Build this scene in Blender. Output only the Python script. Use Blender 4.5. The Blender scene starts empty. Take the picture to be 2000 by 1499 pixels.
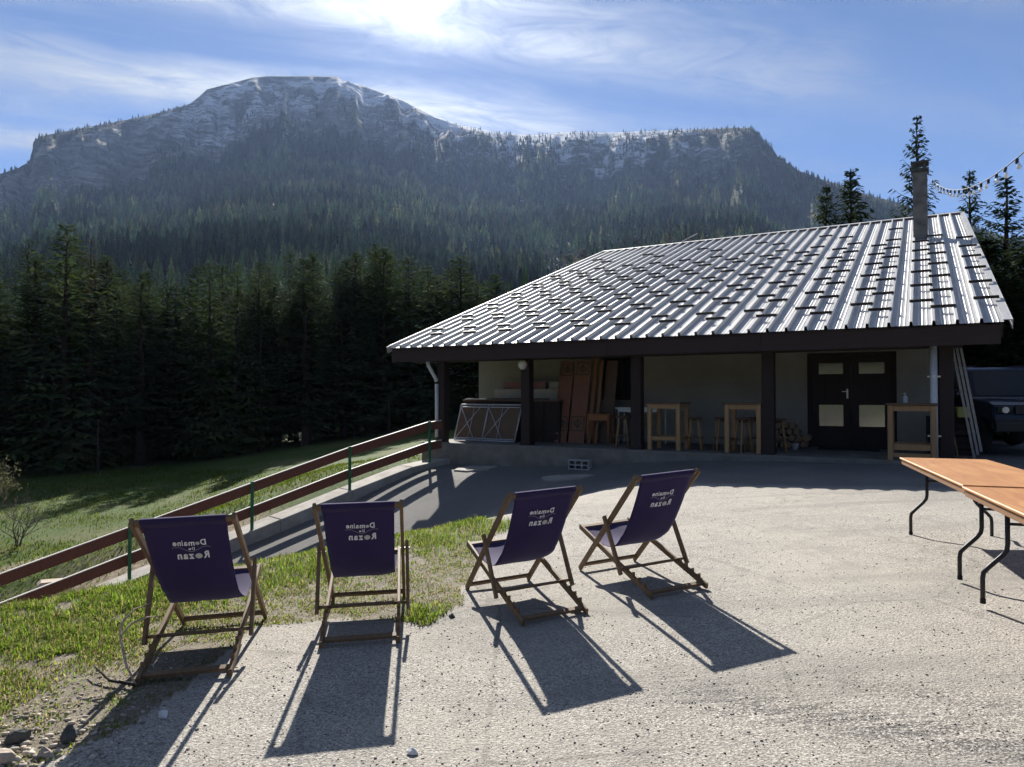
import bpy, bmesh, math, random
import numpy as np
from mathutils import Vector, Matrix, Quaternion

random.seed(7)
RNG = np.random.default_rng(11)
R = math.radians
scene = bpy.context.scene
COL = scene.collection

# ------------------------------------------------------------------ camera
cam_d = bpy.data.cameras.new("camera")
cam_d.sensor_width = 36.0
cam_d.lens = 36.0 * 1387 / 2000
cam_d.clip_start = 0.05
cam_d.clip_end = 9000
cam = bpy.data.objects.new("camera", cam_d)
COL.objects.link(cam)
cam.location = (0, 0, 1.6)
cam.rotation_euler = (R(90 + 1.03), 0, 0)
scene.camera = cam

# ------------------------------------------------------------------ sun and sky
SUN_EL, SUN_AZ = R(32.5), R(-7.4)          # azimuth measured from +Y towards +X
SUN = Vector((math.sin(SUN_AZ) * math.cos(SUN_EL), math.cos(SUN_AZ) * math.cos(SUN_EL), math.sin(SUN_EL)))
sl = bpy.data.lights.new("sun", 'SUN')
sl.energy = 5.0
sl.angle = R(0.53)
sl.color = (1.0, 0.95, 0.87)
so = bpy.data.objects.new("sun", sl)
COL.objects.link(so)
so.rotation_euler = SUN.to_track_quat('Z', 'Y').to_euler()
so.location = (0, 0, 60)

world = bpy.data.worlds.new("World")
scene.world = world
world.use_nodes = True
wn, wl = world.node_tree.nodes, world.node_tree.links
wn.clear()
w_out = wn.new("ShaderNodeOutputWorld")
w_bg = wn.new("ShaderNodeBackground")
w_bg.inputs["Strength"].default_value = 0.05
sky = wn.new("ShaderNodeTexSky")
sky.sky_type = 'NISHITA'
sky.sun_disc = False
sky.sun_elevation = SUN_EL
sky.sun_rotation = SUN_AZ
sky.altitude = 1300
sky.air_density = 0.7
sky.dust_density = 0.15
sky.ozone_density = 6.0


def wmath(op, a, b=None, c=None, clamp=False):
    n = wn.new("ShaderNodeMath")
    n.operation = op
    n.use_clamp = clamp
    for i, v in enumerate((a, b, c)):
        if v is None:
            continue
        if isinstance(v, (int, float)):
            n.inputs[i].default_value = v
        else:
            wl.new(v, n.inputs[i])
    return n.outputs[0]


tc = wn.new("ShaderNodeTexCoord")
sep = wn.new("ShaderNodeSeparateXYZ")
wl.new(tc.outputs["Generated"], sep.inputs[0])
zz = wmath('MAXIMUM', sep.outputs[2], 0.06)
px_ = wmath('DIVIDE', sep.outputs[0], zz)
py_ = wmath('DIVIDE', sep.outputs[1], zz)
# cirrus sheet: coordinates along (cu) and across (cw) the wind
cu = wmath('ADD', wmath('MULTIPLY', px_, 0.95), wmath('MULTIPLY', py_, 0.31))
cw = wmath('ADD', wmath('MULTIPLY', px_, -0.31), wmath('MULTIPLY', py_, 0.95))
cmb = wn.new("ShaderNodeCombineXYZ")
wl.new(wmath('MULTIPLY', cu, 0.55), cmb.inputs[0])
wl.new(wmath('MULTIPLY', cw, 1.9), cmb.inputs[1])
cmb.inputs[2].default_value = 3.7
n1 = wn.new("ShaderNodeTexNoise")
n1.inputs["Scale"].default_value = 1.5
n1.inputs["Detail"].default_value = 5
n1.inputs["Roughness"].default_value = 0.56
n1.inputs["Distortion"].default_value = 0.5
wl.new(cmb.outputs[0], n1.inputs["Vector"])
n2 = wn.new("ShaderNodeTexNoise")            # fine fibres
n2.inputs["Scale"].default_value = 5.5
n2.inputs["Detail"].default_value = 6
n2.inputs["Roughness"].default_value = 0.62
n2.inputs["Distortion"].default_value = 1.3
cmb2 = wn.new("ShaderNodeCombineXYZ")
wl.new(wmath('MULTIPLY', cu, 0.55), cmb2.inputs[0])
wl.new(wmath('MULTIPLY', cw, 0.95), cmb2.inputs[1])
cmb2.inputs[2].default_value = 8.1
wl.new(cmb2.outputs[0], n2.inputs["Vector"])
n3 = wn.new("ShaderNodeTexNoise")            # large thick and thin areas of the sheet
n3.inputs["Scale"].default_value = 0.9
n3.inputs["Detail"].default_value = 3
n3.inputs["Distortion"].default_value = 0.6
wl.new(cmb2.outputs[0], n3.inputs["Vector"])
# bands of cirrus across the wind, repeated over the whole sheet
wav = wmath('ADD', cw, wmath('MULTIPLY', wmath('SUBTRACT', n1.outputs[0], 0.5), 0.34))
wav = wmath('ADD', wav, wmath('MULTIPLY', wmath('ABSOLUTE', wmath('ADD', cu, 0.2)), -0.03))
band = wmath('SINE', wmath('MULTIPLY', wmath('ADD', wav, -2.50 + 0.1750), 2 * math.pi / 0.70))
band = wmath('MULTIPLY_ADD', band, 0.5, 0.5)
band = wmath('POWER', band, 1.7)
veil = wmath('MULTIPLY', wmath('SUBTRACT', n1.outputs[0], 0.46, clamp=True), 2.0)
fib = wmath('MULTIPLY_ADD', n2.outputs[0], 2.5, -0.48, clamp=True)
thick = wmath('MULTIPLY_ADD', n3.outputs[0], 2.6, -0.38, clamp=True)
dens = wmath('MULTIPLY', wmath('MULTIPLY', wmath('ADD', wmath('MULTIPLY', band, 0.95), wmath('ADD', veil, 0.02)), fib), thick)
edge = wmath('SUBTRACT', 1.0, wmath('MULTIPLY', wmath('ADD', cw, -3.1, clamp=True), 0.8), clamp=True)
dens = wmath('MULTIPLY', dens, edge)
fade = wmath('SUBTRACT', 1.0, wmath('MULTIPLY', wmath('ADD', cu, -0.9, clamp=True), 0.82), clamp=True)
dens = wmath('MULTIPLY', dens, fade, clamp=True)
# ice crystals scatter forward: the sheet is brighter near the sun
dotn = wn.new("ShaderNodeVectorMath")
dotn.operation = 'DOT_PRODUCT'
wl.new(tc.outputs["Generated"], dotn.inputs[0])
dotn.inputs[1].default_value = SUN
dp = wmath('MAXIMUM', dotn.outputs["Value"], 0.0)
g1 = wmath('POWER', dp, 26.0)
g2 = wmath('POWER', dp, 260.0)
cl_i = wmath('ADD', wmath('MULTIPLY', g1, 4.5), wmath('MULTIPLY_ADD', wmath('POWER', dp, 3.0), 4.4, 2.2))
cl_i = wmath('ADD', cl_i, wmath('MULTIPLY', g2, 13.0))
haze_i = wmath('ADD', wmath('MULTIPLY', g1, 0.4), wmath('MULTIPLY', g2, 3.0))
ccol = wn.new("ShaderNodeVectorMath")
ccol.operation = 'SCALE'
ccol.inputs[0].default_value = (0.93, 0.97, 1.0)
wl.new(cl_i, ccol.inputs["Scale"])
mixc = wn.new("ShaderNodeMix")
mixc.data_type = 'RGBA'
wl.new(wmath('MULTIPLY', dens, 0.9), mixc.inputs["Factor"])
wl.new(sky.outputs[0], mixc.inputs["A"])
wl.new(ccol.outputs[0], mixc.inputs["B"])
addv = wn.new("ShaderNodeVectorMath")
addv.operation = 'ADD'
hz = wn.new("ShaderNodeVectorMath")
hz.operation = 'SCALE'
hz.inputs[0].default_value = (1.0, 0.97, 0.92)
wl.new(haze_i, hz.inputs["Scale"])
wl.new(mixc.outputs["Result"], addv.inputs[0])
wl.new(hz.outputs[0], addv.inputs[1])
wl.new(addv.outputs[0], w_bg.inputs["Color"])
wl.new(w_bg.outputs[0], w_out.inputs["Surface"])

scene.view_settings.view_transform = 'Standard'
scene.view_settings.look = 'None'
scene.view_settings.exposure = 1.2
scene.view_settings.gamma = 1.0
scene.view_settings.use_curve_mapping = False
scene.render.engine = 'CYCLES'
cy = scene.cycles
cy.max_bounces = 6
cy.diffuse_bounces = 2
cy.glossy_bounces = 3
cy.transmission_bounces = 5
cy.transparent_max_bounces = 6
cy.volume_bounces = 0
cy.use_denoising = True
cy.use_adaptive_sampling = True
cy.adaptive_threshold = 0.03
cy.sample_clamp_indirect = 6.0


# ================================================================== helpers
def tag(o, label=None, cat=None, group=None, kind=None):
    if label:
        o["label"] = label
    if cat:
        o["category"] = cat
    if group:
        o["group"] = group
    if kind:
        o["kind"] = kind
    return o


def empty(name, loc=(0, 0, 0), rz=0.0, label=None, cat=None, group=None):
    o = bpy.data.objects.new(name, None)
    o.empty_display_size = 0.2
    COL.objects.link(o)
    o.location = loc
    o.rotation_euler = (0, 0, rz)
    return tag(o, label, cat, group)


def link_mesh(name, me, mat=None, parent=None, smooth=False):
    if mat is not None and len(me.materials) == 0:
        me.materials.append(mat)
    o = bpy.data.objects.new(name, me)
    COL.objects.link(o)
    if parent is not None:
        o.parent = parent
    if smooth:
        me.polygons.foreach_set("use_smooth", [True] * len(me.polygons))
    return o


def tri_mesh(name, V, T, cols=None, smooth=False):
    """mesh from numpy verts (n,3) and triangles (m,3), optional per-vertex colours (n,3)"""
    me = bpy.data.meshes.new(name)
    V = np.ascontiguousarray(V, dtype=np.float32)
    T = np.ascontiguousarray(T, dtype=np.int32)
    me.vertices.add(len(V))
    me.vertices.foreach_set("co", V.ravel())
    me.loops.add(T.size)
    me.loops.foreach_set("vertex_index", T.ravel())
    me.polygons.add(len(T))
    me.polygons.foreach_set("loop_start", np.arange(0, T.size, 3, dtype=np.int32))
    try:
        me.polygons.foreach_set("loop_total", np.full(len(T), 3, dtype=np.int32))
    except Exception:
        pass
    if smooth:
        me.polygons.foreach_set("use_smooth", np.ones(len(T), dtype=bool))
    me.update(calc_edges=True)
    if cols is not None:
        at = me.color_attributes.new("tint", 'FLOAT_COLOR', 'POINT')
        c4 = np.ones((len(V), 4), dtype=np.float32)
        c4[:, :3] = cols
        at.data.foreach_set("color", c4.ravel())
    return me


def add_float(me, name, arr):
    at = me.attributes.new(name, 'FLOAT', 'POINT')
    at.data.foreach_set("value", np.ascontiguousarray(arr, dtype=np.float32))


class MB:
    """collects simple solids into one mesh"""

    def __init__(self):
        self.v, self.f = [], []

    def add(self, vs, fs):
        n = len(self.v)
        self.v += [tuple(p) for p in vs]
        self.f += [tuple(i + n for i in q) for q in fs]
        return self

    def box(self, c, s, rot=None, taper=1.0):
        hx, hy, hz_ = s[0] / 2, s[1] / 2, s[2] / 2
        vs = []
        for dz in (-1, 1):
            k = taper if dz > 0 else 1.0
            for dx, dy in ((-1, -1), (1, -1), (1, 1), (-1, 1)):
                vs.append(Vector((dx * hx * k, dy * hy * k, dz * hz_)))
        if rot is not None:
            vs = [rot @ p for p in vs]
        c = Vector(c)
        vs = [p + c for p in vs]
        return self.add(vs, [(3, 2, 1, 0), (4, 5, 6, 7), (0, 1, 5, 4), (1, 2, 6, 5), (2, 3, 7, 6), (3, 0, 4, 7)])

    def beam(self, a, b, w, h, up=(0, 0, 1), bev=0.0):
        a, b = Vector(a), Vector(b)
        d = (b - a).normalized()
        s = d.cross(Vector(up))
        if s.length < 1e-4:
            s = d.cross(Vector((0, 1, 0)))
        s.normalize()
        u = s.cross(d).normalized()
        if bev <= 0:
            prof = [(-w / 2, -h / 2), (w / 2, -h / 2), (w / 2, h / 2), (-w / 2, h / 2)]
        else:
            k = bev
            prof = [(-w / 2 + k, -h / 2), (w / 2 - k, -h / 2), (w / 2, -h / 2 + k), (w / 2, h / 2 - k),
                    (w / 2 - k, h / 2), (-w / 2 + k, h / 2), (-w / 2, h / 2 - k), (-w / 2, -h / 2 + k)]
        n = len(prof)
        vs = [a + s * x + u * y for x, y in prof] + [b + s * x + u * y for x, y in prof]
        fs = [tuple(range(n - 1, -1, -1)), tuple(range(n, 2 * n))]
        fs += [(i, (i + 1) % n, n + (i + 1) % n, n + i) for i in range(n)]
        return self.add(vs, fs)

    def tube(self, pts, r, n=8, cap=True):
        pts = [Vector(p) for p in pts]
        rs = r if isinstance(r, (list, tuple)) else [r] * len(pts)
        base = len(self.v)
        prev = None
        for i, p in enumerate(pts):
            if i == 0:
                d = pts[1] - p
            elif i == len(pts) - 1:
                d = p - pts[i - 1]
            else:
                d = (pts[i + 1] - p).normalized() + (p - pts[i - 1]).normalized()
            d.normalize()
            if prev is None:
                s = d.cross(Vector((0, 0, 1)))
                if s.length < 1e-3:
                    s = Vector((1, 0, 0))
                s.normalize()
            else:
                s = prev - d * prev.dot(d)
                s.normalize()
            prev = s
            u = d.cross(s)
            for k in range(n):
                a = 2 * math.pi * k / n
                self.v.append(tuple(p + (s * math.cos(a) + u * math.sin(a)) * rs[i]))
        for i in range(len(pts) - 1):
            for k in range(n):
                a0 = base + i * n + k
                a1 = base + i * n + (k + 1) % n
                self.f.append((a0, a1, a1 + n, a0 + n))
        if cap:
            self.f.append(tuple(base + k for k in range(n - 1, -1, -1)))
            m = base + (len(pts) - 1) * n
            self.f.append(tuple(m + k for k in range(n)))
        return self

    def lathe(self, prof, n=16, c=(0, 0, 0)):
        base = len(self.v)
        for rr, z in prof:
            for k in range(n):
                a = 2 * math.pi * k / n
                self.v.append((c[0] + rr * math.cos(a), c[1] + rr * math.sin(a), c[2] + z))
        for i in range(len(prof) - 1):
            for k in range(n):
                a0 = base + i * n + k
                a1 = base + i * n + (k + 1) % n
                self.f.append((a0, a1, a1 + n, a0 + n))
        self.f.append(tuple(base + k for k in range(n - 1, -1, -1)))
        m = base + (len(prof) - 1) * n
        self.f.append(tuple(m + k for k in range(n)))
        return self

    def prism(self, poly, z0, z1):
        n = len(poly)
        vs = [(x, y, z0) for x, y in poly] + [(x, y, z1) for x, y in poly]
        fs = [tuple(range(n - 1, -1, -1)), tuple(range(n, 2 * n))]
        fs += [(i, (i + 1) % n, n + (i + 1) % n, n + i) for i in range(n)]
        return self.add(vs, fs)

    def mesh(self, name):
        me = bpy.data.meshes.new(name)
        me.from_pydata(self.v, [], self.f)
        me.update()
        return me

    def build(self, name, mat, parent=None, smooth=False, bevel=0.0):
        me = self.mesh(name)
        if bevel > 0:
            bm = bmesh.new()
            bm.from_mesh(me)
            bmesh.ops.bevel(bm, geom=list(bm.edges), offset=bevel, segments=1, affect='EDGES', clamp_overlap=True)
            bm.to_mesh(me)
            bm.free()
        return link_mesh(name, me, mat, parent, smooth)


# ------------------------------------------------------------------ numpy noise
_TAB = RNG.random((256, 256))


def vnoise(x, y):
    xi = np.floor(x).astype(int)
    yi = np.floor(y).astype(int)
    fx, fy = x - xi, y - yi
    fx = fx * fx * (3 - 2 * fx)
    fy = fy * fy * (3 - 2 * fy)
    a = _TAB[xi & 255, yi & 255]
    b = _TAB[(xi + 1) & 255, yi & 255]
    c = _TAB[xi & 255, (yi + 1) & 255]
    d = _TAB[(xi + 1) & 255, (yi + 1) & 255]
    return (a * (1 - fx) + b * fx) * (1 - fy) + (c * (1 - fx) + d * fx) * fy


def fbm(x, y, o=5, g=0.5):
    s, a, t = 0.0, 1.0, 0.0
    for i in range(o):
        s = s + a * vnoise(x * 2 ** i + 17.3 * i, y * 2 ** i + 5.1 * i)
        t += a
        a *= g
    return s / t


def sstep(a, b, x):
    t = np.clip((x - a) / (b - a), 0, 1)
    return t * t * (3 - 2 * t)


# ------------------------------------------------------------------ materials
class NT:
    def __init__(self, name):
        self.m = bpy.data.materials.new(name)
        self.m.use_nodes = True
        self.n, self.l = self.m.node_tree.nodes, self.m.node_tree.links
        self.n.clear()
        self.out = self.n.new("ShaderNodeOutputMaterial")
        self.b = self.n.new("ShaderNodeBsdfPrincipled")
        self.l.new(self.b.outputs[0], self.out.inputs["Surface"])
        self.tc = self.n.new("ShaderNodeTexCoord")

    def set(self, sock, v):
        if isinstance(v, (int, float)):
            sock.default_value = v
        elif isinstance(v, (tuple, list, Vector)):
            v = tuple(v)
            sock.default_value = v if len(sock.default_value) == len(v) else v + (1.0,)
        else:
            self.l.new(v, sock)

    def math(self, op, a, b=None, c=None, clamp=False):
        n = self.n.new("ShaderNodeMath")
        n.operation = op
        n.use_clamp = clamp
        for i, v in enumerate((a, b, c)):
            if v is not None:
                self.set(n.inputs[i], v)
        return n.outputs[0]

    def noise(self, scale, detail=5, rough=0.55, vec=None, dist=0.0, stretch=None, rot=0.0):
        n = self.n.new("ShaderNodeTexNoise")
        n.inputs["Scale"].default_value = scale
        n.inputs["Detail"].default_value = detail
        n.inputs["Roughness"].default_value = rough
        n.inputs["Distortion"].default_value = dist
        v = vec if vec is not None else self.tc.outputs["Object"]
        if stretch is not None or rot:
            mp = self.n.new("ShaderNodeMapping")
            mp.inputs["Scale"].default_value = stretch or (1, 1, 1)
            mp.inputs["Rotation"].default_value = (0, 0, rot)
            self.l.new(v, mp.inputs["Vector"])
            v = mp.outputs[0]
        self.l.new(v, n.inputs["Vector"])
        return n.outputs[0]

    def voro(self, scale, feature='F1', out="Distance", vec=None, rand=1.0):
        n = self.n.new("ShaderNodeTexVoronoi")
        n.feature = feature
        n.inputs["Scale"].default_value = scale
        n.inputs["Randomness"].default_value = rand
        self.l.new(vec if vec is not None else self.tc.outputs["Object"], n.inputs["Vector"])
        return n.outputs[out]

    def ramp(self, fac, stops):
        n = self.n.new("ShaderNodeValToRGB")
        el = n.color_ramp.elements
        while len(el) < len(stops):
            el.new(0.5)
        for e, (p, c) in zip(el, stops):
            e.position = p
            e.color = tuple(c) + (1.0,) if len(c) == 3 else c
        self.set(n.inputs[0], fac)
        return n.outputs[0]

    def mix(self, f, a, b, blend='MIX'):
        n = self.n.new("ShaderNodeMix")
        n.data_type = 'RGBA'
        n.blend_type = blend
        self.set(n.inputs["Factor"], f)
        self.set(n.inputs["A"], a)
        self.set(n.inputs["B"], b)
        return n.outputs["Result"]

    def attr(self, name, out="Fac"):
        n = self.n.new("ShaderNodeAttribute")
        n.attribute_name = name
        return n.outputs[out]

    def bump(self, h, strength=0.4, dist=0.02):
        n = self.n.new("ShaderNodeBump")
        n.inputs["Strength"].default_value = strength
        n.inputs["Distance"].default_value = dist
        self.l.new(h, n.inputs["Height"])
        self.l.new(n.outputs[0], self.b.inputs["Normal"])
        return n.outputs[0]

    def p(self, **kw):
        names = dict(color="Base Color", rough="Roughness", metal="Metallic", spec="Specular IOR Level",
                     trans="Transmission Weight", ior="IOR", alpha="Alpha")
        for k, v in kw.items():
            self.set(self.b.inputs[names[k]], v)
        return self


def plain(name, c1, c2=None, scale=6.0, rough=0.7, metal=0.0, bump=0.15, stretch=None, spec=0.4, bdist=0.01):
    t = NT(name)
    c2 = c2 or tuple(x * 0.6 for x in c1)
    f = t.noise(scale, 6, 0.6, stretch=stretch)
    t.p(color=t.ramp(f, [(0.3, c2), (0.7, c1)]), rough=rough, metal=metal, spec=spec)
    if bump:
        t.bump(t.noise(scale * 3, 5, 0.6, stretch=stretch), bump, bdist)
    return t.m


def wood(name, c1, c2, axis=0, rough=0.65, scale=3.0):
    t = NT(name)
    st = [14, 14, 14]
    st[axis] = 0.9
    f = t.noise(scale, 6, 0.65, stretch=tuple(st), dist=0.4)
    g = t.noise(2.0, 3)
    col = t.ramp(f, [(0.25, c2), (0.5, tuple((a + b) / 2 for a, b in zip(c1, c2))), (0.75, c1)])
    col = t.mix(t.math('MULTIPLY', g, 0.35), col, tuple(x * 0.55 for x in c1))
    t.p(color=col, rough=rough, spec=0.3)
    t.bump(f, 0.25, 0.004)
    return t.m


def leafy(name, tint=True, col=(0.05, 0.09, 0.03), trans=0.35, rough=0.9, vary=0.5, spec=0.02):
    t = NT(name)
    n = t.noise(0.6, 3)
    if tint:
        base = t.attr("tint", "Color")
    else:
        base = t.ramp(n, [(0.3, tuple(x * (1 - vary) for x in col)), (0.7, tuple(x * (1 + vary) for x in col))])
    t.p(color=base, rough=rough, spec=spec)
    tr = t.n.new("ShaderNodeBsdfTranslucent")
    t.set(tr.inputs["Color"], base)
    mx = t.n.new("ShaderNodeMixShader")
    mx.inputs[0].default_value = trans
    t.l.new(t.b.outputs[0], mx.inputs[1])
    t.l.new(tr.outputs[0], mx.inputs[2])
    t.l.new(mx.outputs[0], t.out.inputs["Surface"])
    return t.m


M = {}
M['dark_wood'] = wood('dark_stained_wood', (0.050, 0.032, 0.028), (0.022, 0.014, 0.013), axis=2)
M['dark_board'] = wood('dark_stained_board', (0.060, 0.036, 0.034), (0.026, 0.016, 0.016), axis=0)
M['chair_wood'] = wood('oiled_beech', (0.24, 0.155, 0.085), (0.13, 0.08, 0.043), axis=1)
M['bar_wood'] = wood('pine_wood', (0.50, 0.31, 0.15), (0.33, 0.19, 0.085), axis=2)
M['old_wood'] = wood('weathered_wood', (0.20, 0.13, 0.085), (0.10, 0.065, 0.045), axis=2)
M['rail_wood'] = wood('red_brown_rail', (0.25, 0.095, 0.058), (0.12, 0.048, 0.032), axis=0, rough=0.8)
M['red_wood'] = wood('reddish_panel_wood', (0.34, 0.15, 0.09), (0.20, 0.085, 0.055), axis=2)
M['panel_edge'] = wood('orange_panel_edge', (0.42, 0.19, 0.085), (0.27, 0.11, 0.05), axis=2)
M['cream_board'] = plain('cream_board', (0.50, 0.44, 0.33), (0.38, 0.33, 0.25), 3, 0.6)
M['pale_board'] = plain('pale_board', (0.72, 0.70, 0.62), (0.58, 0.55, 0.48), 3, 0.6)
M['pink_board'] = plain('pink_board', (0.36, 0.17, 0.14), (0.25, 0.11, 0.09), 3, 0.7)
M['green_paint'] = plain('green_paint', (0.030, 0.17, 0.075), (0.022, 0.11, 0.05), 8, 0.45)
M['motif'] = plain('dark_green_motif', (0.055, 0.075, 0.05), (0.03, 0.04, 0.03), 14, 0.7)
M['white_metal'] = plain('white_painted_metal', (0.66, 0.68, 0.72), (0.5, 0.52, 0.56), 8, 0.35, 0.3)
M['pipe_white'] = plain('white_plastic_pipe', (0.62, 0.65, 0.70), (0.50, 0.53, 0.58), 3, 0.45)
M['black_metal'] = plain('black_enamel', (0.018, 0.018, 0.020), (0.012, 0.012, 0.014), 10, 0.35, 0.0, 0.05)
M['alu'] = plain('aluminium', (0.66, 0.66, 0.66), (0.5, 0.5, 0.5), 10, 0.35, 0.8, 0.05)
M['concrete'] = plain('concrete', (0.40, 0.375, 0.335), (0.25, 0.235, 0.21), 3.5, 0.9, 0, 0.5)
M['block'] = plain('block_concrete', (0.42, 0.41, 0.40), (0.32, 0.31, 0.30), 12, 0.95, 0, 0.5)
M['stone'] = plain('limestone', (0.50, 0.42, 0.33), (0.33, 0.27, 0.21), 5, 0.9, 0, 0.6, bdist=0.03)
M['dark_stone'] = plain('dark_stone', (0.11, 0.11, 0.10), (0.05, 0.05, 0.05), 9, 0.85, 0, 0.6, bdist=0.02)
M['white_stone'] = plain('white_stone', (0.75, 0.74, 0.72), (0.6, 0.6, 0.58), 9, 0.9)
M['bark'] = plain('bark', (0.060, 0.044, 0.035), (0.028, 0.021, 0.017), 4, 0.95, 0, 0.6, stretch=(5, 5, 0.8), bdist=0.03)
M['grey_bark'] = plain('grey_bark', (0.20, 0.17, 0.14), (0.11, 0.092, 0.078), 4, 0.95, 0, 0.5, stretch=(5, 5, 0.8), bdist=0.03)
M['dry_stick'] = plain('dry_stick', (0.52, 0.42, 0.30), (0.36, 0.28, 0.2), 9, 0.8)
M['print_white'] = plain('white_print', (0.80, 0.79, 0.80), (0.72, 0.71, 0.73), 40, 0.8, 0, 0)
M['print_grey'] = plain('pale_grey_print', (0.55, 0.56, 0.53), (0.48, 0.49, 0.46), 40, 0.8, 0, 0)
M['print_line'] = plain('thin_print', (0.42, 0.40, 0.48), (0.36, 0.35, 0.42), 40, 0.8, 0, 0)
M['yellow'] = plain('sunlit_pale_yellow', (0.60, 0.58, 0.16), (0.5, 0.47, 0.12), 6, 0.5)  # yellow of the sunlit patches, put into the colour
M['needles'] = leafy('conifer_needles', True, trans=0.28)
M['leaf'] = leafy('shrub_leaves', True, trans=0.30)
M['blade'] = leafy('grass_blades', True, trans=0.60, rough=0.7, spec=0.08)
M['log_end'] = wood('split_log', (0.42, 0.27, 0.16), (0.24, 0.15, 0.09), axis=1)


def mat_wall():
    t = NT('roughcast_wall')
    n = t.noise(1.2, 5, 0.6)
    g = t.noise(38, 3, 0.6)
    c = t.ramp(n, [(0.3, (0.32, 0.295, 0.25)), (0.7, (0.41, 0.38, 0.325))])
    c = t.mix(t.math('MULTIPLY', g, 0.4), c, (0.24, 0.21, 0.17))
    t.p(color=c, rough=0.95, spec=0.15)
    h = t.math('ADD', g, t.voro(30))
    t.bump(h, 0.8, 0.015)
    return t.m


M['wall'] = mat_wall()


def mat_roof():
    t = NT('galvanised_sheet')
    n = t.noise(2.2, 5, 0.6, stretch=(3, 0.35, 1))
    fine = t.noise(30, 3, 0.5)
    c = t.ramp(n, [(0.25, (0.45, 0.45, 0.45)), (0.75, (0.60, 0.60, 0.595))])
    c = t.mix(t.math('MULTIPLY', fine, 0.25), c, (0.36, 0.36, 0.37))
    t.p(color=c, metal=0.30, rough=t.math('MULTIPLY_ADD', n, 0.14, 0.50), spec=0.3)
    t.bump(n, 0.05, 0.01)
    return t.m


M['roof'] = mat_roof()
M['stop'] = plain('brown_snow_stop', (0.055, 0.040, 0.036), (0.035, 0.026, 0.024), 12, 0.5)


def mat_glass(name, col=(0.02, 0.025, 0.03), rough=0.03):
    t = NT(name)
    t.p(color=col, rough=rough, spec=0.5, metal=0.0)
    t.b.inputs["IOR"].default_value = 1.45
    t.bump(t.noise(1.3, 2), 0.04, 0.02)
    return t.m


M['pane'] = mat_glass('dark_glass')


def mat_mirror_pane():
    t = NT('reflecting_pane')
    t.p(color=(0.34, 0.345, 0.33), rough=0.13, metal=0.85)
    t.bump(t.noise(1.6, 2), 0.10, 0.02)
    return t.m


M['mirror'] = mat_mirror_pane()


def mat_fabric():
    t = NT('navy_canvas')
    # woven threads
    wv = t.noise(420, 2, 0.5)
    cl = t.noise(5, 4)
    c = t.ramp(cl, [(0.3, (0.038, 0.024, 0.088)), (0.7, (0.049, 0.032, 0.110))])
    c = t.mix(t.math('MULTIPLY', wv, 0.4), c, (0.026, 0.018, 0.064))
    t.p(color=c, rough=0.85, spec=0.35)
    t.b.inputs["Sheen Weight"].default_value = 0.35
    t.b.inputs["Sheen Roughness"].default_value = 0.4
    t.b.inputs["Sheen Tint"].default_value = (0.62, 0.6, 0.9, 1)
    t.bump(wv, 0.15, 0.002)
    tr = t.n.new("ShaderNodeBsdfTranslucent")
    t.set(tr.inputs["Color"], (0.052, 0.030, 0.108, 1))
    mx = t.n.new("ShaderNodeMixShader")
    mx.inputs[0].default_value = 0.30
    t.l.new(t.b.outputs[0], mx.inputs[1])
    t.l.new(tr.outputs[0], mx.inputs[2])
    t.l.new(mx.outputs[0], t.out.inputs["Surface"])
    return t.m


M['fabric'] = mat_fabric()


def mat_tabletop():
    t = NT('varnished_plywood')
    f = t.noise(2.4, 7, 0.62, stretch=(5.0, 0.7, 1), dist=0.8)
    g = t.noise(1.1, 4, 0.6)
    c = t.ramp(f, [(0.28, (0.29, 0.115, 0.033)), (0.5, (0.39, 0.17, 0.052)), (0.74, (0.50, 0.25, 0.088))])
    c = t.mix(t.math('MULTIPLY', g, 0.3), c, (0.48, 0.26, 0.105))
    t.p(color=c, rough=t.math('MULTIPLY_ADD', g, 0.25, 0.40), spec=0.35)
    t.bump(f, 0.06, 0.004)
    return t.m


M['ply'] = mat_tabletop()
M['ply_edge'] = wood('plywood_edge', (0.30, 0.165, 0.085), (0.17, 0.09, 0.05), axis=1)


def mat_chimney():
    t = NT('chimney_render')
    n = t.noise(3.5, 7, 0.7)
    sp = t.noise(14, 6, 0.7)
    c = t.ramp(n, [(0.32, (0.10, 0.09, 0.085)), (0.52, (0.24, 0.225, 0.21)), (0.75, (0.36, 0.34, 0.32))])
    c = t.mix(t.math('MULTIPLY', t.math('SUBTRACT', sp, 0.45, clamp=True), 1.6), c, (0.08, 0.06, 0.05))
    t.p(color=c, rough=0.95, spec=0.1)
    t.bump(sp, 0.5, 0.02)
    return t.m


M['chimney'] = mat_chimney()
M['car_paint'] = NT('dark_blue_car_paint').p(color=(0.004, 0.008, 0.028), rough=0.2, metal=0.0, spec=0.35).m
M['rubber'] = plain('tyre_rubber', (0.02, 0.02, 0.02), (0.014, 0.014, 0.014), 20, 0.9)
M['lamp_glass'] = NT('frosted_globe').p(color=(0.78, 0.77, 0.72), rough=0.25, spec=0.6).m


def mat_bulb():
    t = NT('clear_bulb')
    t.p(color=(0.95, 0.95, 0.92), rough=0.05, trans=0.55, ior=1.4)
    return t.m


M['bulb'] = mat_bulb()


# ================================================================== terrain functions
FQ0 = np.array([-2.1, 18.0])          # fence line: starts near the building corner
FD = np.array([-0.727, -0.687])       # runs down to the left
FN = np.array([0.687, -0.727])        # normal towards the courtyard


def pq(x, y):
    dx, dy = x - FQ0[0], y - FQ0[1]
    return dx * FN[0] + dy * FN[1], dx * FD[0] + dy * FD[1]


def ramp_z(q):
    qq = np.minimum(q, 14.0)
    return -0.10 - 0.27 * ((qq + np.sqrt(qq * qq + 0.5)) / 2) - 0.10 * sstep(0.5, 3.0, q)


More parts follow.
